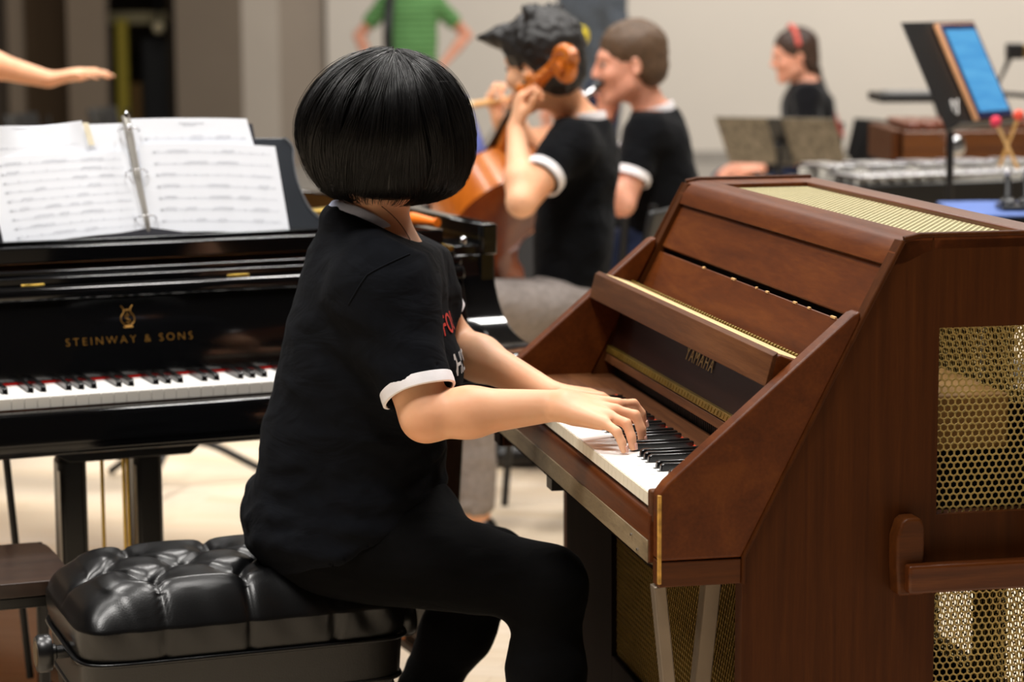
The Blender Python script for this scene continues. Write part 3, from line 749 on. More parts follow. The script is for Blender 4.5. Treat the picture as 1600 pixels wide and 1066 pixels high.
# orange plug lying on the slab
q0, q1 = PI_(.640, .47, .982+.0125), PI_(.672, .36, .982+.0085)
q0, q1 = W(667, 342, 4.98), W(694, 350, 4.92)
q0 = PI_(.660, .40, .996); q1 = PI_(.688, .31, .9935)
dq = nz(q1-q0); Lq = float(np.linalg.norm(q1-q0))
tag(obj('mute_plug', MB().lathe([(.004, -.004), (.010, -.001), (.0135, .006), (.0135, .016), (.0085, Lq*.78), (.0072, Lq*.86), (.0092, Lq*.94), (.0092, Lq)], q0, dq, 20), MT['orange'], smooth=60),
    'small orange tapered plug lying on the right end of the black piano', 'plug')

# ------------------------------------------------------------------ ring binder of sheet music on the desk
BO = DK(.085, 0, .012)
bd = tag(empty('ring_binder', PI_(*BO), PRZ), 'open gray ring binder of sheet music standing on the black piano desk', 'binder')
def page(name, corners, off, bulge, mat, staves=None, seed=1, title=False, curl=None):
    "corners TL TR BR BL as (a,h) on the desk"
    TL, TR, BR, BL = [np.array(c, float) for c in corners]
    def S(u, v, e=0.0):
        p = (TL*(1-u)+TR*u)*v+(BL*(1-u)+BR*u)*(1-v)
        o = off+bulge*math.sin(math.pi*u)*1.0+e+(curl(u, v) if curl else 0)
        return DK(p[0], p[1], o)-BO
    o = obj(name, MB().grid(lambda u, v: S(u, v), 24, 16, .0012), mat, bd, smooth=60, recalc=True)
    if staves:
        rnd = random.Random(seed); ink = MB(); n, v0, v1 = staves
        def bar(u0, v0_, u1, v1_, w):
            k = max(1, int((u1-u0)*16)); pts = [(u0+(u1-u0)*i/k, v0_+(v1_-v0_)*i/k) for i in range(k+1)]
            vs = [S(u, v-w, .0008) for u, v in pts]+[S(u, v+w, .0008) for u, v in pts]
            ink.add(vs, [(i, i+1, k+2+i, k+1+i) for i in range(k)])
        for s in range(n):
            vv = v0+(v1-v0)*s/max(1, n-1)
            for l in range(5): bar(.09, vv+(l-2)*.0062, .95, vv+(l-2)*.0062, .0004)
            bar(.086, vv-.016, .09, vv-.016+.032, .016) if False else None
            ink.add([S(.088, vv-.014, .0009), S(.091, vv-.014, .0009), S(.091, vv+.014, .0009), S(.088, vv+.014, .0009)], [(0, 1, 2, 3)])
            x = .12
            ink.add([S(.098, vv-.014, .0009), S(.110, vv-.012, .0009), S(.108, vv+.016, .0009), S(.100, vv+.014, .0009)], [(0, 1, 2, 3)])
            while x < .94:
                busy = rnd.random() < .45
                k = rnd.randint(5, 12) if busy else 1
                for _ in range(k):
                    y = vv+rnd.uniform(-.012, .014)
                    ink.add([S(x, y-.0035, .0009), S(x+.008, y-.0025, .0009), S(x+.008, y+.0035, .0009), S(x, y+.0025, .0009)], [(0, 1, 2, 3)])
                    ink.add([S(x+.007, y, .0009), S(x+.0083, y, .0009), S(x+.0083, y+.02, .0009), S(x+.007, y+.02, .0009)], [(0, 1, 2, 3)])
                    x += .014
                    if x > .93: break
                if busy and x < .9: bar(x-.014*k*.9, vv+.022, x, vv+.022, .002)
                x += rnd.uniform(.02, .11)
                if rnd.random() < .35 and x < .94:
                    ink.add([S(x, vv-.013, .0009), S(x+.0015, vv-.013, .0009), S(x+.0015, vv+.013, .0009), S(x, vv+.013, .0009)], [(0, 1, 2, 3)])
        if title:
            for k_ in range(9): bar(.40+k_*.024, .945, .418+k_*.024, .945, .005)
            for k_ in range(5): bar(.43+k_*.022, .925, .446+k_*.022, .925, .003)
        obj('printed_staves', ink, MT['ink'], o)
    return o
# cover boards
def boardpts(c, off, th):
    m = MB(); n = len(c); m.add([DK(*p, off)-BO for p in c]+[DK(*p, off-th)-BO for p in c], [tuple(range(n)), tuple(range(n, 2*n))[::-1]]+[(i, n+i, n+(i+1) % n, (i+1) % n) for i in range(n)]); return m
obj('cover', boardpts([(-.215, .225), (.072, .228), (.09, -.004), (-.20, -.004)], .006, .003), MT['vinyl_clear'], bd, recalc=True)
obj('cover', boardpts([(.085, .235), (.345, .228), (.36, -.004), (.10, -.004)], .006, .003), MT['vinyl_clear'], bd, recalc=True)
page('sheet', [(-.20, .226), (.073, .233), (.090, .006), (-.19, -.010)], .016, .006, MT['paper'], None)
page('sheet', [(-.245, .224), (-.013, .236), (-.008, .135), (-.24, .12)], .024, .004, MT['paper'], (2, .18, .55), 5, True, curl=lambda u, v: .010*math.sin(u*7)*v*v)
page('sheet', [(-.215, .165), (.070, .172), (.0985, .006), (-.190, -.015)], .027, .010, MT['paper'], (9, .07, .90), 2, curl=lambda u, v: -.002*v)
page('sheet', [(.088, .242), (.331, .236), (.365, .02), (.102, .02)], .016, .006, MT['paper'], (3, .58, .80), 7, True)
page('sheet', [(.098, .186), (.382, .173), (.3905, -.013), (.101, .002)], .024, .012, MT['paper'], (7, .12, .90), 11)
# a strip of tape and the dark lower flap
obj('tape_strip', MB().add([DK(*p, .0295)-BO for p in ((-.012, .232), (.0, .232), (.008, .185), (-.004, .185))], [(0, 1, 2, 3)]), plain('masking_tape', (238, 228, 200), .7), bd)
obj('pocket_flap', boardpts([(-.06, -.012), (.09, .008), (.100, .010), (.22, -.012)], .034, .001), MT['vinyl_clear'], bd, recalc=True)
sp = [DK(.076, .243, .030)-BO, DK(.0795, .20, .034)-BO, DK(.087, .10, .034)-BO, DK(.094, .03, .034)-BO, DK(.0965, -.008, .028)-BO]
obj('ring_spine', MB().tube(smooth_poly(sp, 6), [.0095*(1-.5*(i/24)) for i in range(25)], 10, flat=.8), plain('ring_metal', (196, 192, 184), .38, .65), bd, smooth=60)
obj('spine_lever', MB().sphere(DK(.077, .240, .034)-BO, (.006, .005, .012)).sphere(DK(.0785, .215, .040)-BO, (.0055, .005, .009)), MT['chrome'], bd, smooth=180)
for (a, h_) in ((.0795, .214), (.0855, .127), (.0935, .032)):
    r = MB(); r.tube([DK(a+.021*math.cos(q), h_-.002, .030+.022*math.sin(q))-BO for q in np.linspace(0, math.pi, 14)], .0013, 6)
    r.sphere(DK(a+.021, h_-.002, .031)-BO, .0024, 8, 6).sphere(DK(a-.021, h_-.002, .031)-BO, .0024, 8, 6)
    obj('binder_ring', r, MT['chrome'], bd, smooth=60)
# ------------------------------------------------------------------ tufted piano bench
BRZ = math.radians(20.3); BL, BW = .552, .385
b_a = np.array([math.cos(BRZ), math.sin(BRZ), 0]); b_b = np.array([-math.sin(BRZ), math.cos(BRZ), 0])
fl_ = np.array([-.676, 3.660, 0])          # front left corner
BC = fl_+b_a*BL/2+b_b*BW/2
bench = tag(empty('piano_bench', BC, BRZ), 'black tufted leather piano bench under the seated pianist', 'bench')
btn = [(x, -.088) for x in (-.14, .0, .14)]+[(x, .0) for x in (-.205, -.07, .07, .205)]+[(x, .088) for x in (-.14, 0, .14)]
seg = []
for (x, y) in btn:
    for (x2, y2) in btn:
        if y2 > y and abs(x2-x) < .09 and abs(y2-y) < .1: seg.append(((x, y), (x2, y2)))
for (x, y) in btn:
    if y < -.05: seg.append(((x, y), (x, -.19)))
    if y > .05: seg.append(((x, y), (x, .19)))
for s in (-1, 1): seg.append(((s*.205, 0), (s*.29, 0)))
def segd(p, a, b):
    a, b = np.array(a), np.array(b); t = np.clip(np.dot(p-a, b-a)/np.dot(b-a, b-a), 0, 1); return np.linalg.norm(p-a-t*(b-a))
ZT, ZB = .522, .415
def rrect(th):
    n = 9.0; c, s_ = math.cos(th), math.sin(th)
    r = (abs(c)**n+abs(s_)**n)**(-1/n); return np.array([c*r*BL/2, s_*r*BW/2])
nth, npf = 300, 96
V = []
prof = []
for j in range(npf+1):
    t = j/npf
    if t < .25:
        q = t/.25; prof.append((.965+.040*math.sin(q*math.pi*.5), ZB+.052*q, 0, q))
    else:
        q = (t-.25)/.75; rim = min(1, q/.34)
        prof.append((1.005*(1-q)**.92, ZB+.052+(ZT-ZB-.052)*math.sin(rim*math.pi/2)**.9, rim, 1))
for i in range(nth):
    th = 2*math.pi*i/nth; e = rrect(th)
    for (s_, z, rim, qs) in prof:
        p = e*s_; dz = 0
        if rim > 0:
            rb = min(np.hypot(p[0]-x, p[1]-y) for x, y in btn)
            dz -= rim*(.018*math.exp(-(rb/.012)**2)+.013*math.exp(-(rb/.034)**2))
            ds = min(segd(p, a, b) for a, b in seg); dz -= rim*(.006*math.exp(-(ds/.0052)**2)+.005*math.exp(-(ds/.014)**2))
            dz += rim*.014
        if rim < .6:
            q = qs*.5+rim*.5; k = 0
            for (bx, by) in btn:
                if abs(by) > .05 and by*p[1] > 0 and abs(p[1]) > .15: k += math.exp(-((p[0]-bx)/.005)**2)*.004
            k += .0022*math.sin(p[0]*95+q*5)*math.sin(q*math.pi)*(1 if abs(p[0]) > .17 else .35)
            p = p*(1-k/.18)
        V.append((p[0], p[1], z+dz))
mb = MB(); mb.v = [tuple(v) for v in V]; w = npf+1
mb.f = [(i*w+j, ((i+1) % nth)*w+j, ((i+1) % nth)*w+j+1, i*w+j+1) for i in range(nth) for j in range(npf)]
cu = obj('cushion', mb, MT['leather'], bench, smooth=180)
for (x, y) in btn: obj('button', MB().sphere((x, y, ZT-.018), (.009, .009, .005), 12, 8), MT['leather'], cu, smooth=180)
def ring(s_, z, r):
    pts = [(*(rrect(2*math.pi*i/160)*s_), z) for i in range(161)]; return MB().tube(pts, r, 8, cap=False)
obj('piping', ring(.985, ZB-.001, .0042), MT['leather'], bench, smooth=180)
ap_ = MB(); n = 120
for (s_, z) in ((.97, ZB), (.955, .345)):
    ap_.v += [(*(rrect(2*math.pi*i/n)*s_), z) for i in range(n)]
ap_.f = [(i, (i+1) % n, n+(i+1) % n, n+i) for i in range(n)]+[tuple(range(n))[::-1], tuple(range(n, 2*n))]
obj('apron', ap_, MT['leather_side'], bench, smooth=50, recalc=True)
obj('piping', ring(.958, .345, .0036), MT['leather_side'], bench, smooth=180)
obj('frame', MB().box(-BL/2+.03, BL/2-.03, -BW/2+.03, BW/2-.03, .325, .345), MT['satin_black'], bench, bevel=.004)
for sx in (-1, 1):
    for sy in (-1, 1):
        x, y = sx*(BL/2-.05), sy*(BW/2-.05); r0, r1 = .026, .017
        lg = MB().add([(x-r0,y-r0,.33),(x+r0,y-r0,.33),(x+r0,y+r0,.33),(x-r0,y+r0,.33),(x-r1,y-r1,0),(x+r1,y-r1,0),(x+r1,y+r1,0),(x-r1,y+r1,0)],
                      [(0,1,2,3),(7,6,5,4),(0,4,5,1),(1,5,6,2),(2,6,7,3),(3,7,4,0)])
        obj('leg', lg, MT['satin_black'], bench, bevel=.003, recalc=True)
for sx in (-1, 1):
    kx = sx*(BL/2-.012)
    kb = MB().lathe([(.011, -.02), (.011, .022), (.014, .024), (.014, .030), (.029, .031), (.031, .036), (.031, .050), (.028, .055), (.018, .0555)], (kx, -.035, .405), (sx, 0, 0), 28)
    k_ = obj('knob', kb, MT['satin_black'], bench, smooth=35)
    obj('knob_face', MB().lathe([(.021, 0), (.021, .0015)], (kx+sx*.0545, -.035, .405), (sx, 0, 0), 24), plain('knob_disc', (96, 78, 50), .45, .5), k_)
# ------------------------------------------------------------------ plain second bench at the left edge
fb_o = tag(empty('flat_bench', (-1.105, 4.055, 0), math.radians(20)), 'low plain dark bench with brown top at the left edge, before the pedals', 'bench')
tp = [(x, y) for x, y in smooth_poly([(-.33, -.155), (.26, -.155), (.31, -.145), (.325, -.10), (.325, .10), (.31, .145), (.26, .155), (-.33, .155)], 4)]
obj('seat', MB().prism(tp, 'z', .450, .475), wood('dark_brown_top', (30, 19, 14), (46, 30, 22), (62, 42, 30), (.08, 1, 1), rough=.4), fb_o, bevel=.008, seg=3, recalc=True)
obj('apron', MB().box(-.315, .315, -.148, .148, .428, .450), MT['satin_black'], fb_o, bevel=.004)
for sx in (-1, 1):
    for sy in (-1, 1): obj('leg', MB().box(sx*.312-.010, sx*.312+.010, sy*.13-.012, sy*.13+.012, 0, .43), MT['satin_black'], fb_o, bevel=.004)
# ------------------------------------------------------------------ people: shared anatomy
UPV = np.array([0, 0, 1.])
def frame_of(f, up=UPV):
    f = nz(f); r = nz(np.cross(f, up)); u = np.cross(r, f); return f, r, u     # forward, right, up
def rot(v, ax, a):
    ax = nz(ax); return v*math.cos(a)+np.cross(ax, v)*math.sin(a)+ax*np.dot(ax, v)*(1-math.cos(a))
def head_sdf(S, c, f, up=UPV, s=1.0):
    f, r, u = frame_of(f, up); fr = np.array([r, f, u])
    def P(x, y, z): return np.asarray(c)+(r*x+f*y+u*z)*s
    S.ell(P(0, -.012, .032), np.array([.076, .096, .084])*s, fr, .01)
    S.ell(P(0, .026, -.032), np.array([.060, .064, .082])*s, fr, .03)
    for q in (-1, 1):
        S.cap(P(q*.050, .0, -.062), P(q*.016, .068, -.100), .018*s, .018*s, .025)
        S.cap(P(q*.014, .084, .024), P(q*.044, .070, .022), .011*s, .011*s, .015)
        S.ell(P(q*.040, .062, -.030), np.array([.024, .024, .022])*s, fr, .02)
    S.ell(P(0, .072, -.100), np.array([.022, .020, .018])*s, fr, .02)
    S.cap(P(0, .088, .012), P(0, .108, -.028), .009*s, .0115*s, .012)
    for q in (-1, 1): S.ell(P(q*.011, .098, -.033), np.array([.009, .011, .008])*s, fr, .006)
    S.cap(P(-.018, .083, -.059), P(.018, .083, -.059), .0075*s, None, .008)
    S.cap(P(-.014, .083, -.071), P(.014, .083, -.071), .008*s, None, .008)
    for q in (-1, 1): S.ell(P(q*.031, .094, .0), np.array([.016, .012, .011])*s, fr, .012, 's')
    for q in (-1, 1):
        ef = np.array([nz(r*q*.85-f*.5), nz(f*.85+r*q*.5), u])
        S.ell(P(q*.079, -.012, -.012), np.array([.009, .019, .031])*s, ef, .008)
        S.ell(P(q*.086, -.008, -.010), np.array([.007, .009, .017])*s, ef, .006, 's')
def eyes(parent, c, f, up=UPV, s=1.0, mat=None):
    f, r, u = frame_of(f, up)
    for q in (-1, 1):
        p = np.asarray(c)+(r*q*.031+f*.078+u*.0)*s
        e = obj('eye', MB().sphere(p, .0105*s, 12, 8), MT['eye'], parent, smooth=180)
        obj('iris', MB().lathe([(.0052*s, 0), (.003*s, .0012*s)], p+f*.0100*s, f, 12), plain('dark_iris', (40, 26, 18), .2) if 'iris' not in MT else MT['iris'], e)
MT['iris'] = plain('dark_iris', (40, 26, 18), .2)
FL = [(.042, .026, .021), (.046, .030, .022), (.043, .028, .021), (.034, .021, .019)]
FO = [(.028, .088), (.009, .093), (-.010, .088), (-.028, .078)]
def hand_sdf(S, w, f, n, right=True, s=1.0, curl=((.3, .5, .4),)*4, thumb=(.75, .6, -.25), k=.004, spread=.12):
    f = nz(f); n = nz(np.asarray(n)-f*np.dot(n, f)); t = np.cross(n, f)*(1 if right else -1)
    w = np.asarray(w, float)
    for (o, l) in FO: S.cap(w+(f*.008+t*o*.55)*s, w+(f*l+t*o)*s, .0135*s, .0105*s, .012*s)
    S.cap(w+f*.02*s-n*.004*s, w+f*.07*s-n*.004*s, .017*s, .016*s, .012, flat=None)
    for i in range(4):
        p = w+(f*FO[i][1]+t*FO[i][0])*s; d = nz(f+t*spread*(1.5-i)*.6); ax = np.cross(n, d)
        r = .0088 if i < 3 else .0076; cu = curl[i % len(curl)]
        for j in range(3):
            d = rot(d, ax, cu[j]); q = p+d*FL[i][j]*s
            S.cap(p, q, r*s, r*s*.92, k*s); p = q; r *= .92
    p = w+(f*.022+t*.022-n*.006)*s; d = nz(f*thumb[0]+t*thumb[1]+n*thumb[2]); r = .0135
    for L in (.040, .032, .026):
        q = p+d*L*s; S.cap(p, q, r*s, r*.85*s, .008*s); p = q; r *= .85; d = nz(d+f*.18)
def finish(name, S, mat, parent=None, it=2, disp=None):
    V, Q = S.mesh(); V = smooth_mesh(V, Q, it)
    if disp is not None: V = V+vnormals(V, Q)*disp(V)[:, None]
    return npobj(name, V, Q, mat, parent)
def folds(amp, sx=(9, 9, 26), seed=0.0, fine=.35):
    def fn(V):
        out = np.empty(len(V))
        for i, v in enumerate(V):
            a = mnoise.noise((v[0]*sx[0]+seed, v[1]*sx[1], v[2]*sx[2])); b = mnoise.noise((v[0]*sx[0]*2.3+seed, v[1]*sx[1]*2.3, v[2]*sx[2]*2.1+7))
            out[i] = amp*((1-abs(a)*2.2)*.7+b*fine)
        return out
    return fn
# ------------------------------------------------------------------ the pianist
pf = nz((.985, .17, 0)); pl = nz((-.17, .985, 0))              # torso forward / toward her left
PJ = dict(shR=W(600, 448, 3.775), elR=W(666, 650, 3.685), wrR=W(878, 633, 3.675),
          shL=W(634, 412, 4.06), elL=W(704, 538, 4.11), wrL=W(858, 614, 3.955),
          hipR=W(520, 842, 3.885), knR=W(856, 914, 3.785), anR=np.array([.045, 3.80, .095]),
          hipL=W(545, 842, 4.04), knL=W(772, 882, 4.12), anL=W(606, 1180, 4.13))
hc = W(604, 205, 3.88); hfw = nz((.02, .99, -.05))
fing = [  # MCP, PIP, DIP, tip : pinky, ring, middle, index
    [W(944, 661, 3.615), W(964, 675, 3.595), W(972, 692, 3.59), W(974.5, 704, 3.59)],
    [W(953, 651, 3.64), W(979, 662, 3.622), W(987, 684, 3.613), W(988.5, 699, 3.612)],
    [W(961, 641, 3.67), W(993, 649, 3.665), W(1002, 671, 3.662), W(1003.5, 688, 3.662)],
    [W(965, 632, 3.705), W(990, 631, 3.735), W(1002, 646, 3.74), W(1006, 664, 3.742)]]
def pianist_body():
    S = SDF((-.46, 3.50, -.01), (.30, 4.30, 1.40), .0032)
    def P(px, py, Y): return W(px, py, Y)
    tilt = nz(P(592, 350, 3.92)-P(530, 800, 3.95)); f2 = nz(pf-tilt*np.dot(pf, tilt)); fr = np.array([f2, pl, tilt])
    S.ell(P(538, 800, 3.955), (.135, .16, .12), fr, .02)
    S.ell(P(552, 690, 3.945), (.128, .14, .14), fr, .04); S.ell(P(572, 580, 3.935), (.122, .14, .14), fr, .04)
    S.ell(P(580, 480, 3.925), (.098, .145, .12), fr, .04)
    S.cap(PJ['shR'], PJ['shL'], .05, .05, .05); S.ell(P(582, 400, 3.92), (.07, .10, .08), fr, .04)
    S.cap(P(580, 380, 3.915), P(592, 290, 3.90), .054, .052, .03)
    head_sdf(S, hc, hfw)
    S.cap(PJ['shR'], PJ['elR'], .048, .041, .03); S.cap(PJ['shL'], PJ['elL'], .046, .040, .03)
    a, b = PJ['elR'], PJ['wrR']; m = a+(b-a)*.32
    S.cap(a, m, .0375, .0375, .014); S.cap(m, b, .0375, .0235, .02)
    a, b = PJ['elL'], PJ['wrL']; m = a+(b-a)*.3
    S.cap(a, m, .038, .037, .014); S.cap(m, b, .037, .022, .02)
    # right hand
    w = PJ['wrR']
    for i, F4 in enumerate(fing):
        off = (F4[0]-(fing[0][0]+fing[3][0])/2)*.45
        S.cap(w+off+(F4[0]-w-off)*.06, F4[0], .0165, .0105, .016)
    S.cap(w+(fing[1][0]-w)*.3-UPV*.010, w+(fing[1][0]-w)*.8-UPV*.010, .017, .015, .014)
    for i, F4 in enumerate(fing):
        r = [.0082, .0088, .0090, .0088][i]
        for j in range(3): S.cap(F4[j], F4[j+1], r*(1-.08*j), r*(1-.08*(j+1)), .0035)
    tb = w+(fing[3][0]-w)*.30+np.array([0, .018, -.016]); t1 = tb+np.array([.036, .030, -.012]); t2 = t1+np.array([.030, .016, -.006]); t3 = t2+np.array([.024, .006, -.002])
    S.cap(tb, t1, .013, .0105, .01); S.cap(t1, t2, .0105, .009, .006); S.cap(t2, t3, .009, .008, .004)
    # left hand
    hand_sdf(S, PJ['wrL'], (.93, .18, -.12), (.1, .12, .99), False, .95, ((.35, .55, .45),)*4)
    for (h, k_, a_) in (('hipR', 'knR', 'anR'), ('hipL', 'knL', 'anL')):
        S.cap(PJ[h], PJ[k_], .088, .054, .04); c = PJ[k_]+(PJ[a_]-PJ[k_])*.3
        S.cap(PJ[k_], c, .050, .052, .02); S.cap(c, PJ[a_], .052, .030, .03)
    S.cap(PJ['anR']-UPV*.02, PJ['anR']+np.array([.15, .03, -.065]), .036, .026, .03)
    S.cap(PJ['anL'], PJ['anL']+np.array([.10, .03, -.115]), .034, .026, .03)
    return S
S = pianist_body()
pn = finish('person', S, MT['skin'], None, 3)
tag(pn, 'seated person with black bob hair in black shirt with white cuffs, playing the celesta', 'person')
eyes(pn, hc, hfw)
# finger nails
nb = None
for F4 in fing:
    d = nz(F4[3]-F4[2]); o_ = nz(np.cross(np.cross(d, UPV), d)*-1)
    o_ = nz(np.array([.75, -.35, .45])-d*np.dot(np.array([.75, -.35, .45]), d))
    p = F4[3]+o_*.0062-d*.001
    obj('fingernail', MB().frame_box(p, d, np.cross(d, o_), o_, .0052, .0040, .0009), plain('nail', (240, 186, 168), .3) if 'nail' not in MT else MT['nail'], pn, bevel=.0008)
# ---- shirt
CPTS = smooth_poly([W(519, 319, 3.92), W(540, 322, 3.868), W(574, 335, 3.848), (W(606, 355, 3.853)), W(637, 379, 3.893), W(648, 373, 3.945), W(622, 347, 3.985), W(572, 324, 3.985), W(532, 316, 3.965), W(519, 319, 3.92)], 5)[:-1]
CC = np.mean(CPTS, 0); CN = np.linalg.svd(np.array(CPTS)-CC)[2][2]; CN = CN if CN[2] > 0 else -CN
def shirt():
    S = SDF((-.46, 3.55, .50), (.12, 4.26, 1.16), .0042)
    tilt = nz(W(592, 350, 3.92)-W(530, 800, 3.95)); f2 = nz(pf-tilt*np.dot(pf, tilt)); fr = np.array([f2, pl, tilt])
    P = W
    S.ell(P(540, 795, 3.955), (.157, .185, .115), fr, .02)
    S.ell(P(540, 835, 3.955), (.158, .19, .07), fr, .05)
    S.ell(P(551, 700, 3.945), (.148, .165, .14), fr, .05); S.ell(P(572, 585, 3.935), (.142, .168, .14), fr, .05)
    S.ell(P(640, 575, 3.93), (.075, .13, .085), fr, .05)
    S.ell(P(578, 480, 3.925), (.120, .165, .125), fr, .05); S.ell(P(578, 405, 3.92), (.083, .125, .085), fr, .05)
    S.cap(PJ['shR'], PJ['shL'], .062, .060, .05)
    S.cap(P(574, 372, 3.915), P(580, 350, 3.91), .066, .060, .03)
    for (s_, e, L, r0, r1) in (('shR', 'elR', .83, .064, .056), ('shL', 'elL', .66, .058, .052)):
        a, b = PJ[s_], PJ[s_]+(PJ[e]-PJ[s_])*L; d = nz(b-a)
        S.cap(a, b, r0, r1, .075, cut1=0.0)
        S.cap(b-d*.03, b+d*.03, r1-.006, r1-.006, 0, mode='s', cut0=0)
    # open hem and neck
    CI = [CC+(q-CC)*.84-CN*.022 for q in CPTS]
    for i in range(len(CI)): S.cap(CI[i], CI[(i+1) % len(CI)], .010, .010, .022)
    S.plane(CC-CN*.004, CN, 0)
    S.cap(CC-CN*.07, CC+CN*.03, .050, .057, 0, mode='s')
    q = nz(np.cross(W(640, 778, 3.9)-W(430, 872, 3.9), pl)); q = q if q[2] < 0 else -q
    S.plane(W(535, 838, 3.9), q, 0)
    return S
_fa = folds(.0085, (7, 7, 11), 3.1, .22); _fb = folds(.0034, (15, 15, 24), 8.3, .3)
def sdisp(V):
    d = _fa(V)+_fb(V); z = V[:, 2]
    k = np.clip((.80-z)/.16, 0, 1)
    d = d*(.55+.9*k)
    # stacked horizontal folds over the lower back, and pull lines from the armpit
    rel = V-W(590, 560, 3.78); an = rel[:, 2]*.85+rel[:, 0]*.5
    d += k*.0030*np.clip(_fa(V[:, [1, 2, 0]])*200, .1, 1)*np.sin(z*135+np.sin(V[:, 0]*22)*1.4+V[:, 1]*10)
    d += .0022*np.sin(an*120+V[:, 1]*14)*np.exp(-(np.linalg.norm(rel, axis=1)/.13)**2)
    return d
Vs, Qs = shirt().mesh(); Vs = smooth_mesh(Vs, Qs, 3); Vs = Vs+vnormals(Vs, Qs)*sdisp(Vs)[:, None]; Vs = smooth_mesh(Vs, Qs, 1)
sh = npobj('tee_shirt', Vs, Qs, MT['tee'], pn); sh['label'] = 'black cotton tee shirt with red and white print'
bvh = BVHTree.FromPolygons([tuple(v) for v in Vs], [tuple(int(i) for i in q) for q in Qs])
# seams on the right sleeve
def snap(p, d, off=.0012):
    h = bvh.ray_cast(Vector(p), Vector(d)); return (np.array(h[0])+np.array(h[1])*off) if h[0] is not None else None
seam = []
for t in np.linspace(0, 1, 26):
    px = 640-95*t+(-10*math.sin(t*math.pi)); py = 397+55*t+(60*max(0, t-.6)); p = snap(C0, nz(W(px, py, 3.6)-C0), .0002)
    if p is not None: seam.append(p)
if len(seam) > 4: obj('shoulder_seam', MB().tube(seam, .0016, 6), MT['tee'], sh, smooth=180)
# cuffs and collar
def band(c, ax, r, w, th=.003, n=48, ea=None, e=1.0, mat=None, name='cuff', parent=None, jig=.0):
    ax = nz(ax); a = nz(np.cross(ax, UPV)) if ea is None else nz(np.asarray(ea)-ax*np.dot(ea, ax)); b = np.cross(ax, a); V = []; pr = [(r, 0), (r+th, .001), (r+th*1.1, w*.5), (r+th, w-.001), (r, w), (r-.002, w*.5)]
    for i in range(n):
        q = 2*math.pi*i/n
        for (rr, h) in pr:
            V.append(np.asarray(c)+ax*(h+jig*math.sin(3*q))+(a*math.cos(q)*e+b*math.sin(q))*rr)
    m = MB(); k = len(pr); m.v = [tuple(v) for v in V]
    m.f = [(i*k+j, ((i+1) % n)*k+j, ((i+1) % n)*k+(j+1) % k, i*k+(j+1) % k) for i in range(n) for j in range(k)]
    return obj(name, m, mat, parent, smooth=60, recalc=True)
for (s_, e, L, r1) in (('shR', 'elR', .83, .056), ('shL', 'elL', .66, .052)):
    a, b = PJ[s_], PJ[s_]+(PJ[e]-PJ[s_])*L; d = nz(b-a)
    band(b-d*.017, d, r1-.001, .020, .0042, mat=MT['white_trim'], parent=sh, jig=.0012)['label'] = 'white ribbed cuff'
cm = MB(); kc = len(CPTS)
for q in CPTS:
    o_ = nz(q-CC-CN*np.dot(q-CC, CN))
    for (dr, dh) in ((.001, -.011), (.0040, -.009), (.0035, .004), (.001, .006), (-.002, .005), (-.002, -.010)): cm.v.append(tuple(q+o_*(dr-.15*dh)+CN*dh))
cm.f = [(i*6+j, ((i+1) % kc)*6+j, ((i+1) % kc)*6+(j+1) % 6, i*6+(j+1) % 6) for i in range(kc) for j in range(6)]
obj('collar', cm, MT['blue_trim'], sh, smooth=60, recalc=True)['label'] = 'pale blue-white ribbed collar'
# thin necklace
bb = BVHTree.FromPolygons([tuple(v.co) for v in pn.data.vertices], [tuple(p.vertices) for p in pn.data.polygons])
nk = []
for t in np.linspace(0, 1, 22):
    px, py = 596+44*t+3*math.sin(t*3), 322+53*t-3*math.sin(t*math.pi); h = bb.ray_cast(Vector(C0), Vector(nz(W(px, py, 3.8)-C0)))
    if h[0] is not None: nk.append(np.array(h[0])+np.array(h[1])*.001)
ncm = MB()
for i in range(len(nk)-1): ncm.tube([nk[i], nk[i+1]], .0007, 5)
# printed words across the chest
def chest_word(txt, size, zc, lat0, mat):
    m = text_mb(txt, size, .0, 1.05, 'LEFT', bold=.0004); out = MB(); vs = []
    for (x, y, z) in m.v:
        o = W(640, 575, 3.93)*np.array([1, 1, 0])+UPV*(zc+y)+pl*(lat0+x)+pf*.35
        h = bvh.ray_cast(Vector(o), Vector(-pf)); vs.append(np.array(h[0])+np.array(h[1])*.0016 if h[0] is not None else o)
    out.add(vs, m.f); return obj('chest_print', out, mat, sh)
chest_word('FOU', .046, .912, -.098, plain('red_print', (214, 52, 36), .8))
chest_word('HIS', .050, .846, -.092, plain('white_print', (232, 230, 230), .8))
# ---- leggings
def leggings():
    S = SDF((-.46, 3.6, .03), (.20, 4.30, .80), .0055)
    P = W; fr = np.array([pf, pl, UPV])
    S.ell(P(530, 822, 3.955), (.145, .175, .10), fr, .02)
    for (h, k_, a_) in (('hipR', 'knR', 'anR'), ('hipL', 'knL', 'anL')):
        S.cap(PJ[h], PJ[k_], .102, .058, .05); c = PJ[k_]+(PJ[a_]-PJ[k_])*.34
        S.cap(PJ[k_], c, .053, .059, .04); S.cap(c, PJ[a_], .059, .037, .03, cut1=0)
    S.cap(P(560, 800, 3.955), P(640, 815, 3.92), .11, .085, .06)
    return S
finish('leggings', leggings(), MT['legging'], pn, 2, folds(.0016, (14, 14, 30), 1.7))
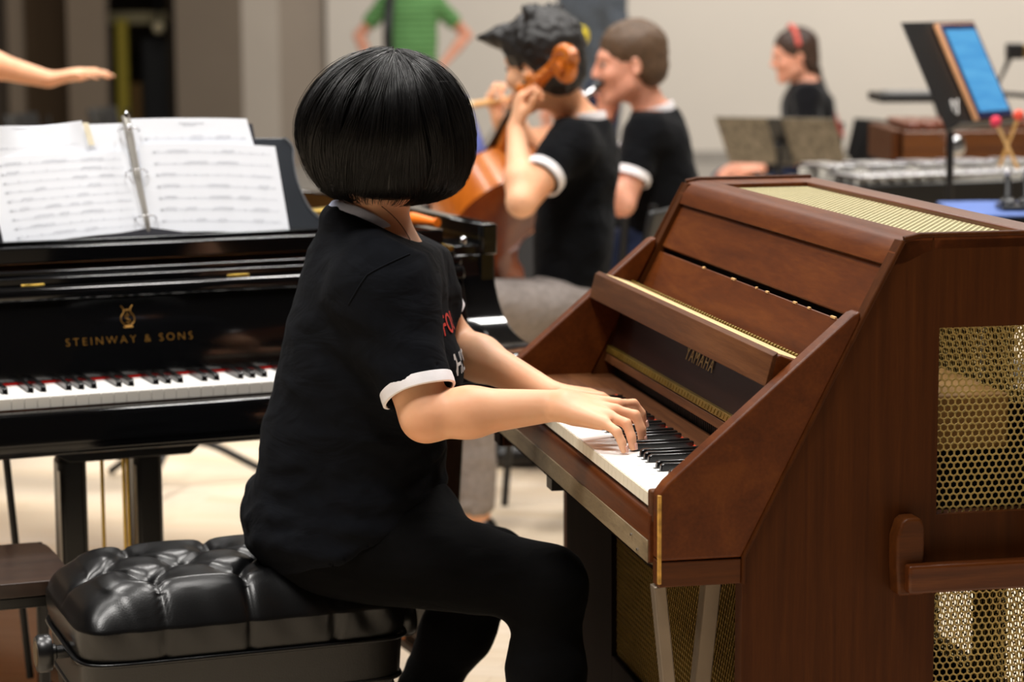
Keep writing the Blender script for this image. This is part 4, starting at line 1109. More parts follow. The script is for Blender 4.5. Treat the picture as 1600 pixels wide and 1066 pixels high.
# ---- shoes
def shoe(S, a, toe):
    S.cap(a+np.array([-.02, 0, -.045]), a+np.array([0, 0, -.03]), .040, .040, .02); S.cap(a+np.array([0, 0, -.03]), toe, .042, .034, .03)
for (a_, t_) in (('anR', np.array([.15, .03, -.058])), ('anL', np.array([.10, .03, -.115]))):
    a = PJ[a_]; S = SDF(a-np.array([.12, .1, .18]), a+np.array([.24, .14, .08]), .006); shoe(S, a, a+t_)
    S.plane(a+np.array([0, 0, .015]), (0, 0, 1)); S.plane((0, 0, .004), (0, 0, -1))
    finish('shoe', S, MT['shoe'], pn, 2)
# ---- hair: a bob, shell plus strands falling from the crown
HE = [(W(600, 205, 3.885), (.131, .128, .106)), (W(606, 165, 3.885), (.098, .105, .080)), (W(676, 252, 3.865), (.050, .062, .058)), (W(548, 250, 3.89), (.056, .085, .058)),
      (W(606, 282, 3.88), (.082, .098, .050))]
def hair_d(P):
    d = None
    for c, r in HE:
        q = (P-c)/np.array(r); k0 = np.linalg.norm(q, axis=-1); k1 = np.linalg.norm(q/np.array(r), axis=-1)+1e-9; e = k0*(k0-1)/k1
        if d is None: d = e
        else:
            h = np.clip(.5+.5*(d-e)/.03, 0, 1); d = d*(1-h)+e*h-.03*h*(1-h)
    return d
S = SDF(W(600, 210, 3.885)-.17, W(600, 210, 3.885)+.17, .005)
for c, r in HE: S.ell(c, np.array(r)-.002, None, .03)
S.plane(W(600, 309, 3.885), nz((-.03, 0, -1)), .02)
S.plane(W(506, 286, 3.885), nz((-.45, 0, -1)), .02); S.plane(W(708, 278, 3.885), nz((.8, 0, -1)), .02)
S.ell(W(592, 345, 3.88), (.062, .07, .040), None, .01, 's')
hr = finish('hair', S, MT['hair_black'], pn, 3)
rng = np.random.default_rng(4)
hcen = W(602, 205, 3.885); crown = nz(W(614, 96, 3.87)-hcen); e1 = nz(np.cross(crown, (0, 1, 0))); e2 = np.cross(crown, e1)
NS, MP = 7000, 18
phi = rng.uniform(0, 2*math.pi, NS); t0 = rng.uniform(.03, .55, NS)**1.3; tend = rng.uniform(2.15, 2.65, NS)
T = np.linspace(0, 1, MP)[None, :]; TH = t0[:, None]+(tend-t0)[:, None]*T
clump = np.round(phi/.105)*.105+.0
swirl = .24*np.sin(3.0*phi+1.3)+.14*np.sin(7*phi+.4)
PH = phi[:, None]+(swirl[:, None]*T**1.5)+(clump-phi)[:, None]*.55*T**.8+rng.normal(0, .05, NS)[:, None]*T
PH = PH+.03*np.sin(T*9+phi[:, None]*13)
Dv = np.cos(TH)[..., None]*crown+np.sin(TH)[..., None]*(np.cos(PH)[..., None]*e1+np.sin(PH)[..., None]*e2)
R = np.full(TH.shape, .26)
for _ in range(26): R = R-np.clip(hair_d(hcen+Dv*R[..., None]), -.05, .05)*.8
lift = rng.gamma(1.6, .0016, NS)[:, None]+(.0060*np.sin(clump*37)+.0035*np.sin(clump*91))[:, None]*np.sin(T*math.pi*.9)
Pp = hcen+Dv*(R+lift)[..., None]
xx = Pp[..., 0]; xl, xr, sc_ = W(548, 300, 3.885)[0], W(684, 300, 3.885)[0], 3778/3.885
lim_px = 325-30*np.clip((xl-xx)*sc_/62, 0, 1.2)**1.3-52*np.clip((xx-xr)*sc_/46, 0, 1.2)**1.6
lim = CAMH-(lim_px-5)/3778*3.885+0*xx+rng.normal(0, .008, NS)[:, None]+(.006*np.sin(clump*23)+.004*np.sin(clump*61))[:, None]
keep = Pp[..., 2] > lim
# strands that reach under the hem are tucked inward
under = np.clip(W(600, 300, 3.885)[2]-Pp[..., 2], 0, .05); Pp = Pp-Dv*(under*.35)[..., None]
Tn = np.gradient(Pp, axis=1); Tn /= np.linalg.norm(Tn, axis=2, keepdims=True)+1e-9
A = np.cross(Tn, Dv); A /= np.linalg.norm(A, axis=2, keepdims=True)+1e-9; B = np.cross(A, Tn)
wd_ = (.00060*(1-.75*T**2))*np.ones((NS, 1)); first_bad = np.where(keep.all(1), MP, np.argmin(keep, 1))
for i in np.where(first_bad < MP)[0]:
    k = max(first_bad[i]-1, 1); Pp[i, k:] = Pp[i, k]; wd_[i, k:] = 0.00005
V3 = np.stack([Pp+A*wd_[..., None]*math.cos(q)+B*wd_[..., None]*math.sin(q) for q in (math.pi/2, math.pi*7/6, math.pi*11/6)], 2)
idx = np.arange(NS*MP*3).reshape(NS, MP, 3); q = []
for k in range(3): q.append(np.stack([idx[:, :-1, k], idx[:, :-1, (k+1) % 3], idx[:, 1:, (k+1) % 3], idx[:, 1:, k]], -1).reshape(-1, 4))
npobj('hair_strands', V3.reshape(-1, 3), np.concatenate(q), MT['hair_black'], hr)['kind'] = 'stuff'
# a few flyaway hairs at the crown
fw = MB()
for i in range(60):
    a = rng.uniform(0, 2*math.pi); th = rng.uniform(.05, 1.1); d = np.cos(th)*crown+np.sin(th)*(np.cos(a)*e1+np.sin(a)*e2)
    r = .12; p = hcen+d*r
    for _ in range(20): r -= float(np.clip(hair_d((hcen+d*r)[None])[0], -.05, .05))*.8
    p = hcen+d*(r-.002); s_ = nz(np.cross(d, rng.normal(size=3))); L = rng.uniform(.012, .035)
    fw.tube([p, p+d*L*.35+s_*L*.45, p+d*L*.45+s_*L], [.00028, .00022, .0001], 4)
obj('flyaway_hair', fw, MT['hair_black'], hr)['kind'] = 'stuff'
obj('necklace', ncm, plain('dark_chain', (120, 84, 58), .4, .5), pn)
# ------------------------------------------------------------------ people in the background
def spread(mb, *a): return mb
def bg_person(label, J, F, head, hf, hands, shirt_mat, pants_mat, hair, skin='skin_bg', h=.0085, hs=1.0, sleeve=.62, wide=1.0, flat=.72, shoes=True, hup=UPV, collar=None, shirt_low=None, hair_mat='hair_dark', neck=True, belly=0.0, shirt_name='polo_shirt'):
    """J joints; F torso forward; hands: {'R': (fdir, ndir, curl), 'L': ...}; hair: 'short' | 'long'"""
    F = nz(F); pts = [np.asarray(v) for v in J.values()]+[head]
    lo = np.min(pts, 0)-.24; hi = np.max(pts, 0)+.24; lo[2] = max(lo[2], -.02)
    L_ = nz(np.cross(UPV, F)); m = (J['shL']+J['shR'])/2; p = J['pel']; ax = nz(m-p); mid = p+(m-p)*.45; top = m-ax*.07; nb_ = m+ax*.03
    def torso(S, d):
        for q in (-1, 1): S.cap(p+L_*.05*q-ax*.02, mid+L_*.045*q, (.105+d)*wide, (.092+d+belly)*wide, .05, flat=(F, flat))
        for q in (-1, 1): S.cap(mid+L_*.045*q, top+L_*.065*q, (.092+d+belly)*wide, (.098+d)*wide, .05, flat=(F, flat))
        S.cap(J['shL']-ax*.01, J['shR']-ax*.01, .048+d, .048+d, .05); S.cap(top, nb_, .075+d, .055+d, .05)
    S = SDF(lo, hi, h); torso(S, 0)
    S.cap(nb_, head+(nb_-head)*.25, .052, .050, .03)
    head_sdf(S, head, hf, hup, hs)
    for s_ in 'LR':
        if 'wr'+s_ not in J: continue
        a, b, c = J['sh'+s_], J['el'+s_], J['wr'+s_]
        S.cap(a, b, .047, .040, .03); q = b+(c-b)*.3; S.cap(b, q, .039, .039, .014); S.cap(q, c, .039, .025, .02)
        if s_ in hands: hand_sdf(S, c, *hands[s_][:2], right=(s_ == 'R'), curl=hands[s_][2], s=hands[s_][3] if len(hands[s_]) > 3 else 1.0)
    for s_ in 'LR':
        a, b, c = J['hip'+s_], J['kn'+s_], J['an'+s_]
        S.cap(a, b, .085, .055, .04); q = b+(c-b)*.3; S.cap(b, q, .052, .054, .02); S.cap(q, c, .054, .034, .03); S.cap(c-UPV*.02, c+F*.13-UPV*.06, .036, .028, .03)
    V, Q = S.mesh(); V = smooth_mesh(V, Q, 2); o = tag(npobj('person', V, Q, MT[skin]), label, 'person')
    eyes(o, head, hf, hup, hs)
    # shirt
    zl = shirt_low if shirt_low is not None else p[2]-.06
    S = SDF(lo, hi, .011); torso(S, .016)
    for s_ in 'LR':
        if 'wr'+s_ not in J: continue
        a, b = J['sh'+s_], J['el'+s_]; e = a+(b-a)*sleeve; S.cap(a, e, .060, .056, .03, cut1=0)
        if sleeve > .9: S.cap(e, J['wr'+s_], .05, .035, .02, cut1=0)
    S.plane((0, 0, zl), (0, 0, -1)); S.plane(nb_+ax*.030, ax)
    sh = finish(shirt_name, S, shirt_mat, o, 2, folds(.006, (8, 8, 14), p[0]))
    if collar:
        d = nz(m-p); r_ = .064
        band(nb_+ax*.012+F*.004, nz(ax+F*.25), r_, .026, .006, mat=MT[collar], name='collar', parent=sh)
        for s_ in 'LR':
            if 'wr'+s_ not in J: continue
            a, b = J['sh'+s_], J['el'+s_]; e = a+(b-a)*sleeve; band(e-nz(b-a)*.022, b-a, .0545, .026, .005, mat=MT['white_trim'], name='cuff', parent=sh)
    S = SDF(lo, hi, .012)
    for q in (-1, 1): S.cap(p+L_*.05*q-ax*.04, p+L_*.05*q+ax*.03, .112*wide, .112*wide, .04, flat=(F, flat))
    for s_ in 'LR':
        a, b, c = J['hip'+s_], J['kn'+s_], J['an'+s_]; S.cap(a, b, .096, .068, .05); S.cap(b, c, .066, .050, .02, cut1=0)
    finish('trousers', S, pants_mat, o, 2, folds(.006, (9, 9, 9), p[1]))
    for s_ in 'LR':
        c = J['an'+s_]; S = SDF(c-.2, c+.24, .012); S.cap(c-F*.02-UPV*.05, c+F*.15-UPV*.06, .042, .036, .02); S.plane((0, 0, .004), (0, 0, -1)); finish('shoe', S, MT['shoe'], o, 1)
    # hair
    f, r, u = frame_of(hf, hup); fr = np.array([r, f, u])
    def HP(x, y, z): return np.asarray(head)+(r*x+f*y+u*z)*hs
    S = SDF(np.asarray(head)-.3, np.asarray(head)+.24, .007)
    if hair == 'short':
        S.ell(HP(0, -.016, .040), np.array([.083, .100, .086])*hs, fr, .02); S.ell(HP(0, -.05, -.02), np.array([.070, .062, .062])*hs, fr, .03)
        S.ell(HP(0, .112, -.022), np.array([.085, .062, .075])*hs, fr, .01, 's')
        for q in (-1, 1): S.ell(HP(q*.085, .010, -.045), np.array([.030, .038, .045])*hs, fr, .008, 's')
    elif hair == 'mop':
        S.ell(HP(0, -.016, .046), np.array([.092, .108, .094])*hs, fr, .02); S.ell(HP(0, -.05, -.025), np.array([.078, .066, .062])*hs, fr, .03)
        S.ell(HP(0, .080, .085), np.array([.070, .045, .030])*hs, fr, .02); S.cap(HP(-.03, .09, .085), HP(-.045, .150, .092), .024*hs, .006*hs, .02)
        S.ell(HP(0, .105, -.020), np.array([.085, .060, .075])*hs, fr, .01, 's')
        for q in (-1, 1): S.ell(HP(q*.088, .005, -.035), np.array([.030, .030, .045])*hs, fr, .008, 's')
        for q in range(9): S.cap(HP(-.06+.015*q, -.03, .12), HP(-.075+.018*q, -.02-.01*(q % 3), .150), .014, .004, .01)
    else:
        S.ell(HP(0, -.020, .040), np.array([.085, .104, .088])*hs, fr, .02); S.ell(HP(0, -.06, -.03), np.array([.066, .056, .075])*hs, fr, .03)
        S.ell(HP(0, .105, -.02), np.array([.080, .060, .090])*hs, fr, .01, 's')
        for i in range(7):
            a = HP(.01, -.095-.006*i, -.05-.045*i); S.ell(a, np.array([.022, .020, .030])*hs*(1-.06*i), fr, .006)
    hm = finish('hair', S, MT[hair_mat], o, 1, folds(.0070 if hair == 'mop' else .003, (28, 28, 28), p[0], .6))
    return o, sh, hm, HP
C0_ = ((.5, .7, .5),)*4; RLX = ((.25, .35, .25),)*4
NX = np.array([-1., 0, 0])
# --- cellist
J = dict(pel=W(888, 488, 6.62), shL=W(893, 222, 6.47), shR=W(925, 214, 6.80), elL=W(815, 316, 6.30), wrL=W(806, 200, 6.44), elR=W(846, 330, 7.10), wrR=W(738, 392, 7.22),
         hipL=W(880, 492, 6.53), hipR=W(885, 490, 6.72), knL=W(742, 478, 6.33), knR=W(748, 470, 6.98), anL=np.array([-.10, 6.36, .09]), anR=np.array([-.12, 6.98, .09]))
cel_head = W(846, 100, 6.60)
cell, csh, chm, _ = bg_person('seated cellist with dark hair in black polo, left forearm raised to the cello neck', J, (-.95, .25, 0), cel_head, (-.80, .57, -.16),
    {'L': ((.12, .12, 1.0), (-.92, -.25, .1), ((.9, 1.2, .9),)*4, .95), 'R': ((-.9, -.2, -.2), (0, .3, .95), C0_)}, MT['polo'], MT['gray_pants'], 'mop', 'skin', .008, 1.06, .60, 1.0, .80, hup=nz((-.25, .15, 1)), collar='white_trim', shirt_low=.60)
# --- bass clarinet player
J = dict(pel=W(1030, 395, 7.6), shL=W(1012, 205, 7.42), shR=W(1035, 195, 7.75), elL=W(972, 318, 7.33), wrL=W(912, 262, 7.30), elR=W(955, 275, 7.85), wrR=W(942, 205, 7.66),
         hipL=W(1025, 400, 7.50), hipR=W(1028, 398, 7.72), knL=W(900, 400, 7.42), knR=W(905, 395, 7.80), anL=np.array([.12, 7.45, .09]), anR=np.array([.12, 7.82, .09]))
clar_head = W(984, 97, 7.55)
clar, _, _, _ = bg_person('seated bass clarinet player with short brown hair and black polo, in profile facing left', J, (-1, .05, 0), clar_head, (-1, -.03, -.10),
    {'L': ((-.9, .1, .3), (-.2, -.9, .3), C0_), 'R': ((.12, -.1, 1.0), (.6, .5, .2), ((.4, .7, .5),)*4)}, MT['polo'], MT['jeans'], 'short', 'skin_bg', .008, 1.06, .66, 1.08, .86, collar='white_trim', belly=.02, hair_mat='hair_brown')
# --- flute player behind the cellist
J = dict(pel=W(925, 400, 8.45), shR=W(868, 218, 8.25), shL=W(930, 218, 8.40), elR=W(800, 222, 8.12), wrR=W(779, 186, 7.98), elL=W(870, 290, 8.15), wrL=W(812, 196, 7.98),
         hipR=W(915, 405, 8.37), hipL=W(935, 405, 8.50), knR=W(885, 400, 8.02), knL=W(920, 400, 8.06), anR=np.array([.16, 8.02, .09]), anL=np.array([.24, 8.06, .09]))
flut_head = W(868, 112, 8.22)
bg_person('flute player in black, almost hidden behind the cellist, both hands on the flute', J, (-.55, -.83, 0), flut_head, (-.5, -.86, -.05),
    {'R': ((-.35, -.05, .85), (-.75, .3, -.2), ((.9, 1.0, .8),)*4, .92), 'L': ((-.15, .1, .95), (-.5, .75, .0), ((.9, 1.0, .8),)*4, .92)}, MT['polo'], MT['jeans'], 'short', 'skin', .008, .98, .5, .85, .72)
# --- braided player
J = dict(pel=W(1262, 268, 11.1), shL=W(1262, 150, 10.92), shR=W(1262, 143, 11.24), elL=W(1262, 238, 10.80), wrL=W(1190, 262, 10.60), elR=W(1225, 235, 11.3), wrR=W(1170, 265, 10.75),
         hipL=W(1258, 275, 11.0), hipR=W(1258, 272, 11.2), knL=W(1135, 290, 10.9), knR=W(1135, 286, 11.2), anL=np.array([1.0, 10.9, .09]), anR=np.array([1.0, 11.2, .09]))
br_head = W(1240, 86, 11.05)
bp, _, bh, HP = bg_person('seated person with dark braid and coral headband behind the gray slotted music stand', J, (-.93, -.30, 0), br_head, (-.97, -.12, -.18),
    {'L': ((-1, 0, 0), (0, -.6, .8), ((.4, .6, .5),)*4), 'R': ((-1, -.1, 0), (0, -.6, .8), C0_)}, cloth_mat('black_top', (17, 17, 20)), MT['jeans'], 'long', 'skin_bg', .0085, .98, .96, 1.0, .82, hair_mat='hair_auburn', shirt_name='black_top')
obj('headband', MB().tube([HP(.094*math.cos(q), -.010, .040+.094*math.sin(q)) for q in np.linspace(.05, math.pi-.05, 16)], .012, 8), plain('coral_headband', (214, 96, 84), .8), bh, smooth=60)
obj('hair_ribbon', MB().tube([HP(.02, -.10-.010*i, -.07-.05*i) for i in range(8)], .011, 8), plain('red_ribbon', (170, 70, 60), .8), bh, smooth=60)
# --- standing people, far
def standing(label, cx, Y, F, height, shirt_mat, pants, hair, arms, hands, **kw):
    F = nz(F); L_ = nz(np.cross(UPV, F)); x = W(cx, 100, Y)[0]; b = np.array([x, Y, 0]); k = height/1.75
    J = dict(pel=b+UPV*.96*k, shL=b+UPV*1.42*k+L_*.175, shR=b+UPV*1.42*k-L_*.175, hipL=b+UPV*.92*k+L_*.09, hipR=b+UPV*.92*k-L_*.09,
             knL=b+UPV*.50*k+L_*.10+F*.02, knR=b+UPV*.50*k-L_*.10+F*.02, anL=b+UPV*.09+L_*.11, anR=b+UPV*.09-L_*.11)
    for s_, (e, w) in arms.items():
        sg = 1 if s_ == 'L' else -1
        J['el'+s_] = b+UPV*e[2]*k+L_*e[0]*sg+F*e[1]; J['wr'+s_] = b+UPV*w[2]*k+L_*w[0]*sg+F*w[1]
    return bg_person(label, J, F, b+UPV*1.63*k+F*.03, kw.pop('hf', F), hands(F, L_), shirt_mat, pants, hair, **kw), J
def stripes(name, c1, c2, sc):
    t = NT(name); v = t.coord(); s_ = t.n('ShaderNodeSeparateXYZ'); t.l(v, s_.inputs[0])
    w = t.math('SINE', t.math('MULTIPLY', s_.outputs[2], sc)); return t.set(t.ramp(t.math('ADD', t.math('MULTIPLY', w, .5), .5), [(.55, _lin(c1)), (.70, _lin(c2))]), .9, 0, .2)
green = stripes('green_striped_knit', (112, 162, 100), (84, 130, 78), 150)
(gm, gsh, ghr, _), GJ = standing('standing person in green striped shirt with hands on hips, at the far wall', 643, 17.0, (.12, -1, 0), 1.78, green, MT['jeans'], 'short',
    {'L': ((.40, -.10, 1.20), (.20, .06, .99)), 'R': ((.36, -.10, 1.20), (.26, .06, .96))}, lambda F, L: {'L': (-L*.7+F*.5-UPV*.3, UPV, RLX), 'R': (L*.7+F*.5-UPV*.3, UPV, RLX)}, h=.012, wide=1.12, hair_mat='hair_brown', shirt_name='striped_shirt')
c = np.array(GJ['shR'])+np.array([.03, -.10, .02])
obj('shoulder_strap', MB().tube([c+np.array([.02, .1, .05]), c+np.array([0, -.06, 0]), c+np.array([-.01, -.09, -.25]), c+np.array([.0, -.08, -.48])], .035, 8, flat=.9), MT['black_metal'], gm, smooth=60)
(gt_, gts, _, _), TJ = standing('standing person in dark gray tee shirt with yellow badge, behind the seated players', 925, 12.6, (-.8, -.6, 0), 1.80, cloth_mat('dark_gray_cotton', (78, 84, 92), sheen=.05), MT['jeans'], 'short',
    {'L': ((.25, .0, 1.14), (.23, .10, .90)), 'R': ((.25, .0, 1.14), (.23, .10, .90))}, lambda F, L: {'L': (-UPV+F*.2, L, RLX), 'R': (-UPV+F*.2, -L, RLX)}, h=.011, wide=1.0, shirt_name='tee_shirt')
obj('yellow_badge', MB().sphere(W(907, 56, 12.38), (.042, .022, .050), 14, 10), plain('yellow_badge', (232, 208, 20), .6), gt_, smooth=180)
# --- conductor, only the forearm is inside the frame
xb = W(-175, 100, 7.2)[0]
def cond_hands(F, L): return {'R': ((.95, .02, .22), (-.20, -.12, .97), ((.22, .25, .2),)*4, 1.0), 'L': (-UPV, np.array([0, 1., 0]), RLX)}
J = dict(pel=np.array([xb, 7.25, .96]), shL=np.array([xb, 7.43, 1.36]), shR=np.array([xb+.03, 7.06, 1.36]), hipL=np.array([xb, 7.34, .92]), hipR=np.array([xb, 7.16, .92]),
         knL=np.array([xb, 7.35, .5]), knR=np.array([xb, 7.15, .5]), anL=np.array([xb, 7.36, .09]), anR=np.array([xb, 7.14, .09]),
         elR=W(-48, 92, 6.95), wrR=W(76, 124, 7.0), elL=np.array([xb-.02, 7.5, 1.08]), wrL=np.array([xb+.05, 7.48, .84]))
bg_person('conductor at the left edge, only a bare outstretched forearm and hand in view', J, (1, -.05, 0), np.array([xb+.04, 7.25, 1.60]), (1, 0, 0), cond_hands((1, 0, 0), None), MT['polo'], MT['jeans'], 'short', 'skin', .0075)
# ------------------------------------------------------------------ cello, winds
def cello():
    top = W(845, 150, 6.42); low = W(748, 420, 6.46)
    nk0 = W(802, 252, 6.66)                       # where neck meets body
    A = nz(W(882, 88, 6.38)-nk0)    # body axis, up
    Fc = nz(np.array([-.55, .82, .05])-A*np.dot(A, (-.55, .82, .05))); Sd = np.cross(A, Fc)
    B0 = nk0-A*.74
    half = smooth_poly([(0, .0), (.10, .008), (.19, .06), (.215, .16), (.185, .255), (.135, .33), (.118, .39), (.125, .45), (.155, .50), (.170, .57), (.155, .65), (.10, .715), (.04, .738), (0, .74)], 6)
    pts = [(q[0], q[1]) for q in half]+[(-q[0], q[1]) for q in half[::-1][1:-1]]
    root = tag(empty('cello', B0-A*.30), 'orange-brown varnished cello held by the seated cellist', 'cello'); o0 = B0-A*.30
    def P(x, y, z): return B0+Sd*x+A*y+Fc*z-o0
    n = len(pts); rings = []
    for z in (-.058, .058): rings += [P(x, y, z) for x, y in pts]
    m = MB(); m.add(rings, [(i, (i+1) % n, n+(i+1) % n, n+i) for i in range(n)]); VAR = wood('cello_varnish', (156, 74, 16), (196, 104, 28), (222, 136, 48), (1, 1, .15), rough=.26, coat=.25, coatr=.12)
    obj('ribs', m, VAR, root, smooth=60, recalc=True)
    def plate(z0, bulge, name, mat):
        V = []; f = []; K = 7; cy = .36
        for k in range(K+1):
            s_ = 1-k/K
            for x, y in pts: V.append(P(x*s_*1.02, cy+(y-cy)*s_*1.01, z0+bulge*(1-s_**2.2)))
        for k in range(K):
            for i in range(n): f.append((k*n+i, k*n+(i+1) % n, (k+1)*n+(i+1) % n, (k+1)*n+i))
        return obj(name, MB().add(V, f), mat, root, smooth=60, recalc=True)
    plate(.058, .03, 'front_plate', VAR); plate(-.058, -.028, 'back_plate', wood('cello_back_varnish', (120, 50, 14), (156, 72, 22), (186, 96, 34), (1, 1, .15), rough=.32, coat=.1))
    obj('neck', MB().tube([P(0, .72, .05), P(0, .80, .062), P(0, .98, .055)], [.022, .016, .014], 12), VAR, root, smooth=60)
    obj('fingerboard', MB().tube([P(0, .50, .098), P(0, .99, .070)], [.026, .018], 10, flat=.5), MT['ebony'], root, smooth=60)
    obj('peg_box', MB().tube([P(0, .97, .050), P(0, 1.04, .040), P(0, 1.12, .015)], [.019, .019, .016], 10), VAR, root, smooth=60)
    sc = MB()
    spi = [P(0, 1.145+(.037-.0033*t)*math.sin(t)-.004, -.008+.036*(1-t*.085)*math.cos(t)) for t in np.linspace(2.6, -7.5, 60)][::-1]
    spi = []
    for t in np.linspace(0, 1, 70):
        q = 1.9-t*11.0; r = .040*(1-t)**.9+.006; spi.append(P(0, 1.150+r*math.sin(q), .012-.030+r*math.cos(q)*1.0))
    sc.tube([P(0, 1.09, .022), P(0, 1.13, .018)]+spi, [.017, .017]+[.0175-.004*i/70 for i in range(70)], 10)
    sc.lathe([(.012, -.030), (.014, -.02), (.014, .02), (.012, .030)], P(0, 1.150, -.018), Sd, 14)
    obj('scroll', sc, VAR, root, smooth=60)
    for i, (h, s_) in enumerate(((1.01, 1), (1.035, -1), (1.065, 1), (1.09, -1))):
        pg = MB(); c = P(0, h, .042-.012*i*.6); pg.tube([c-Sd*.03*s_, c+Sd*.050*s_], [.006, .005], 8); pg.sphere(c+Sd*.060*s_, (.011, .010, .015), 10, 8); obj('peg', pg, wood('peg_wood', (140, 70, 14), (180, 100, 24), (205, 130, 44)), root, smooth=60)
    obj('bridge', MB().add([P(-.04, .33, .085), P(.04, .33, .085), P(.028, .33, .165), P(-.028, .33, .165), P(-.04, .338, .085), P(.04, .338, .085), P(.028, .334, .165), P(-.028, .334, .165)], [(0,1,2,3),(7,6,5,4),(0,4,5,1),(1,5,6,2),(2,6,7,3),(3,7,4,0)]), MT['tan_wood'], root)
    obj('tailpiece', MB().tube([P(0, .04, .10), P(0, .27, .125)], [.02, .032], 8, flat=.4), MT['ebony'], root)
    for k in range(4): obj('string', MB().tube([P(-.018+.012*k, .26, .13), P(-.018+.012*k, .334, .166), P(-.010+.0066*k, .99, .082)], .0008, 5), MT['steel'], root)
    obj('end_pin', MB().tube([P(0, .02, 0), P(0, -.30, 0)], .005, 8), MT['steel'], root)
cello()
fl = W(716, 167, 7.88), W(862, 146, 8.08)
ft = tag(obj('flute', MB().tube([fl[0], fl[0]+(fl[1]-fl[0])*.12, fl[0]+(fl[1]-fl[0])*.125, fl[1]], [.013, .013, .0115, .0115], 14), wood('pale_boxwood', (206, 150, 84), (226, 174, 110), (238, 194, 138)), smooth=50),
    'pale wooden flute held level by the hidden player beside the cellist', 'flute')
obj('end_cap', MB().tube([fl[0]-nz(fl[1]-fl[0])*.003, fl[0]+(fl[1]-fl[0])*.13], .0145, 14), plain('ivory_cap', (244, 228, 190), .4), ft, smooth=50)
bc = tag(empty('bass_clarinet', W(915, 140, 7.5)), 'bass clarinet with black mouthpiece and bent silver neck at the player in profile', 'clarinet'); b0 = W(915, 140, 7.5)
mp = [W(945, 128, 7.52), W(935, 133, 7.52), W(926, 141, 7.51)]; obj('mouthpiece', MB().tube([q-b0 for q in mp], [.006, .013, .013], 10), MT['ebony'], bc, smooth=50)
nkp = smooth_poly([W(927, 140, 7.51), W(918, 148, 7.50), W(908, 150, 7.50), W(903, 143, 7.50), W(901, 155, 7.50)], 5); obj('neck', MB().tube([q-b0 for q in nkp], .014, 10), MT['chrome'], bc, smooth=60)
obj('body', MB().tube([W(901, 152, 7.5)-b0, W(893, 440, 7.42)-b0], .019, 14), MT['ebony'], bc, smooth=50)
for i in range(8): q = W(900-.9*i, 190+26*i, 7.47)-b0; obj('key', MB().lathe([(.012, 0), (.012, .006)], q, (-.3, -1, 0), 12), MT['chrome'], bc)
obj('bell', MB().tube([q-b0 for q in smooth_poly([W(893, 440, 7.42), W(890, 475, 7.42), W(874, 492, 7.40), W(858, 476, 7.36), W(850, 448, 7.34)], 4)], [.019+.002*i for i in range(17)], 14), MT['chrome'], bc, smooth=60)
# ------------------------------------------------------------------ chairs
def make_chair():
    ch = empty('chair')
    st = MB().grid(lambda u, v: (-.22+.44*u, -.21+.42*v, .46-.012*math.sin(u*math.pi)*math.sin(v*math.pi)), 8, 8, .035); obj('seat', st, MT['chair_black'], ch, bevel=.008, smooth=60)
    bk_ = MB().grid(lambda u, v: (-.21+.42*u, .21+.035*math.sin(u*math.pi)+.07*v, .60+.30*v), 10, 6, .022); obj('backrest', bk_, MT['chair_black'], ch, bevel=.008, smooth=60)
    for sx in (-1, 1):
        obj('leg', MB().tube([(sx*.20, -.18, .44), (sx*.22, -.22, 0)], .011, 8), MT['black_metal'], ch, smooth=60)
        obj('leg', MB().tube([(sx*.20, .22, .88), (sx*.205, .19, .46), (sx*.22, .27, 0)], .011, 8), MT['black_metal'], ch, smooth=60)
    return ch
CH = make_chair()
def chair(loc, rz, label, group=None, new=True):
    o = copy_tree(CH) if new else CH; o.location = loc; o.rotation_euler = (0, 0, rz); return tag(o, label, 'chair', group)
def seat_under(J_pel, rz): return (J_pel[0], J_pel[1], 0)
pc = W(888, 488, 6.62); chair((pc[0]-.02, pc[1]-.02, 0), math.radians(-104+0), 'black chair under the seated cellist', new=False)
pc = W(1052, 395, 7.6); chair((pc[0]-.02, pc[1], 0), math.radians(-93), 'black chair with tall backrest behind the bass clarinet player')
pc = W(925, 400, 8.45); chair((pc[0], pc[1], 0), math.radians(-33), 'black chair under the hidden flute player')
pc = W(1262, 268, 11.1); chair((pc[0]+.03, pc[1], 0), math.radians(-75), 'black chair under the person with the braid')
pl_ = W(40, 190, 12.3); chair((pl_[0]+.25, 12.3, 0), math.radians(80), 'empty black chair at far left, its backrest edge just above the sheet music')
pl_ = W(132, 190, 12.3); chair((pl_[0]+.25, 13.0, 0), math.radians(80), 'empty black chair left of the binder rings, its backrest edge just above the sheet music')
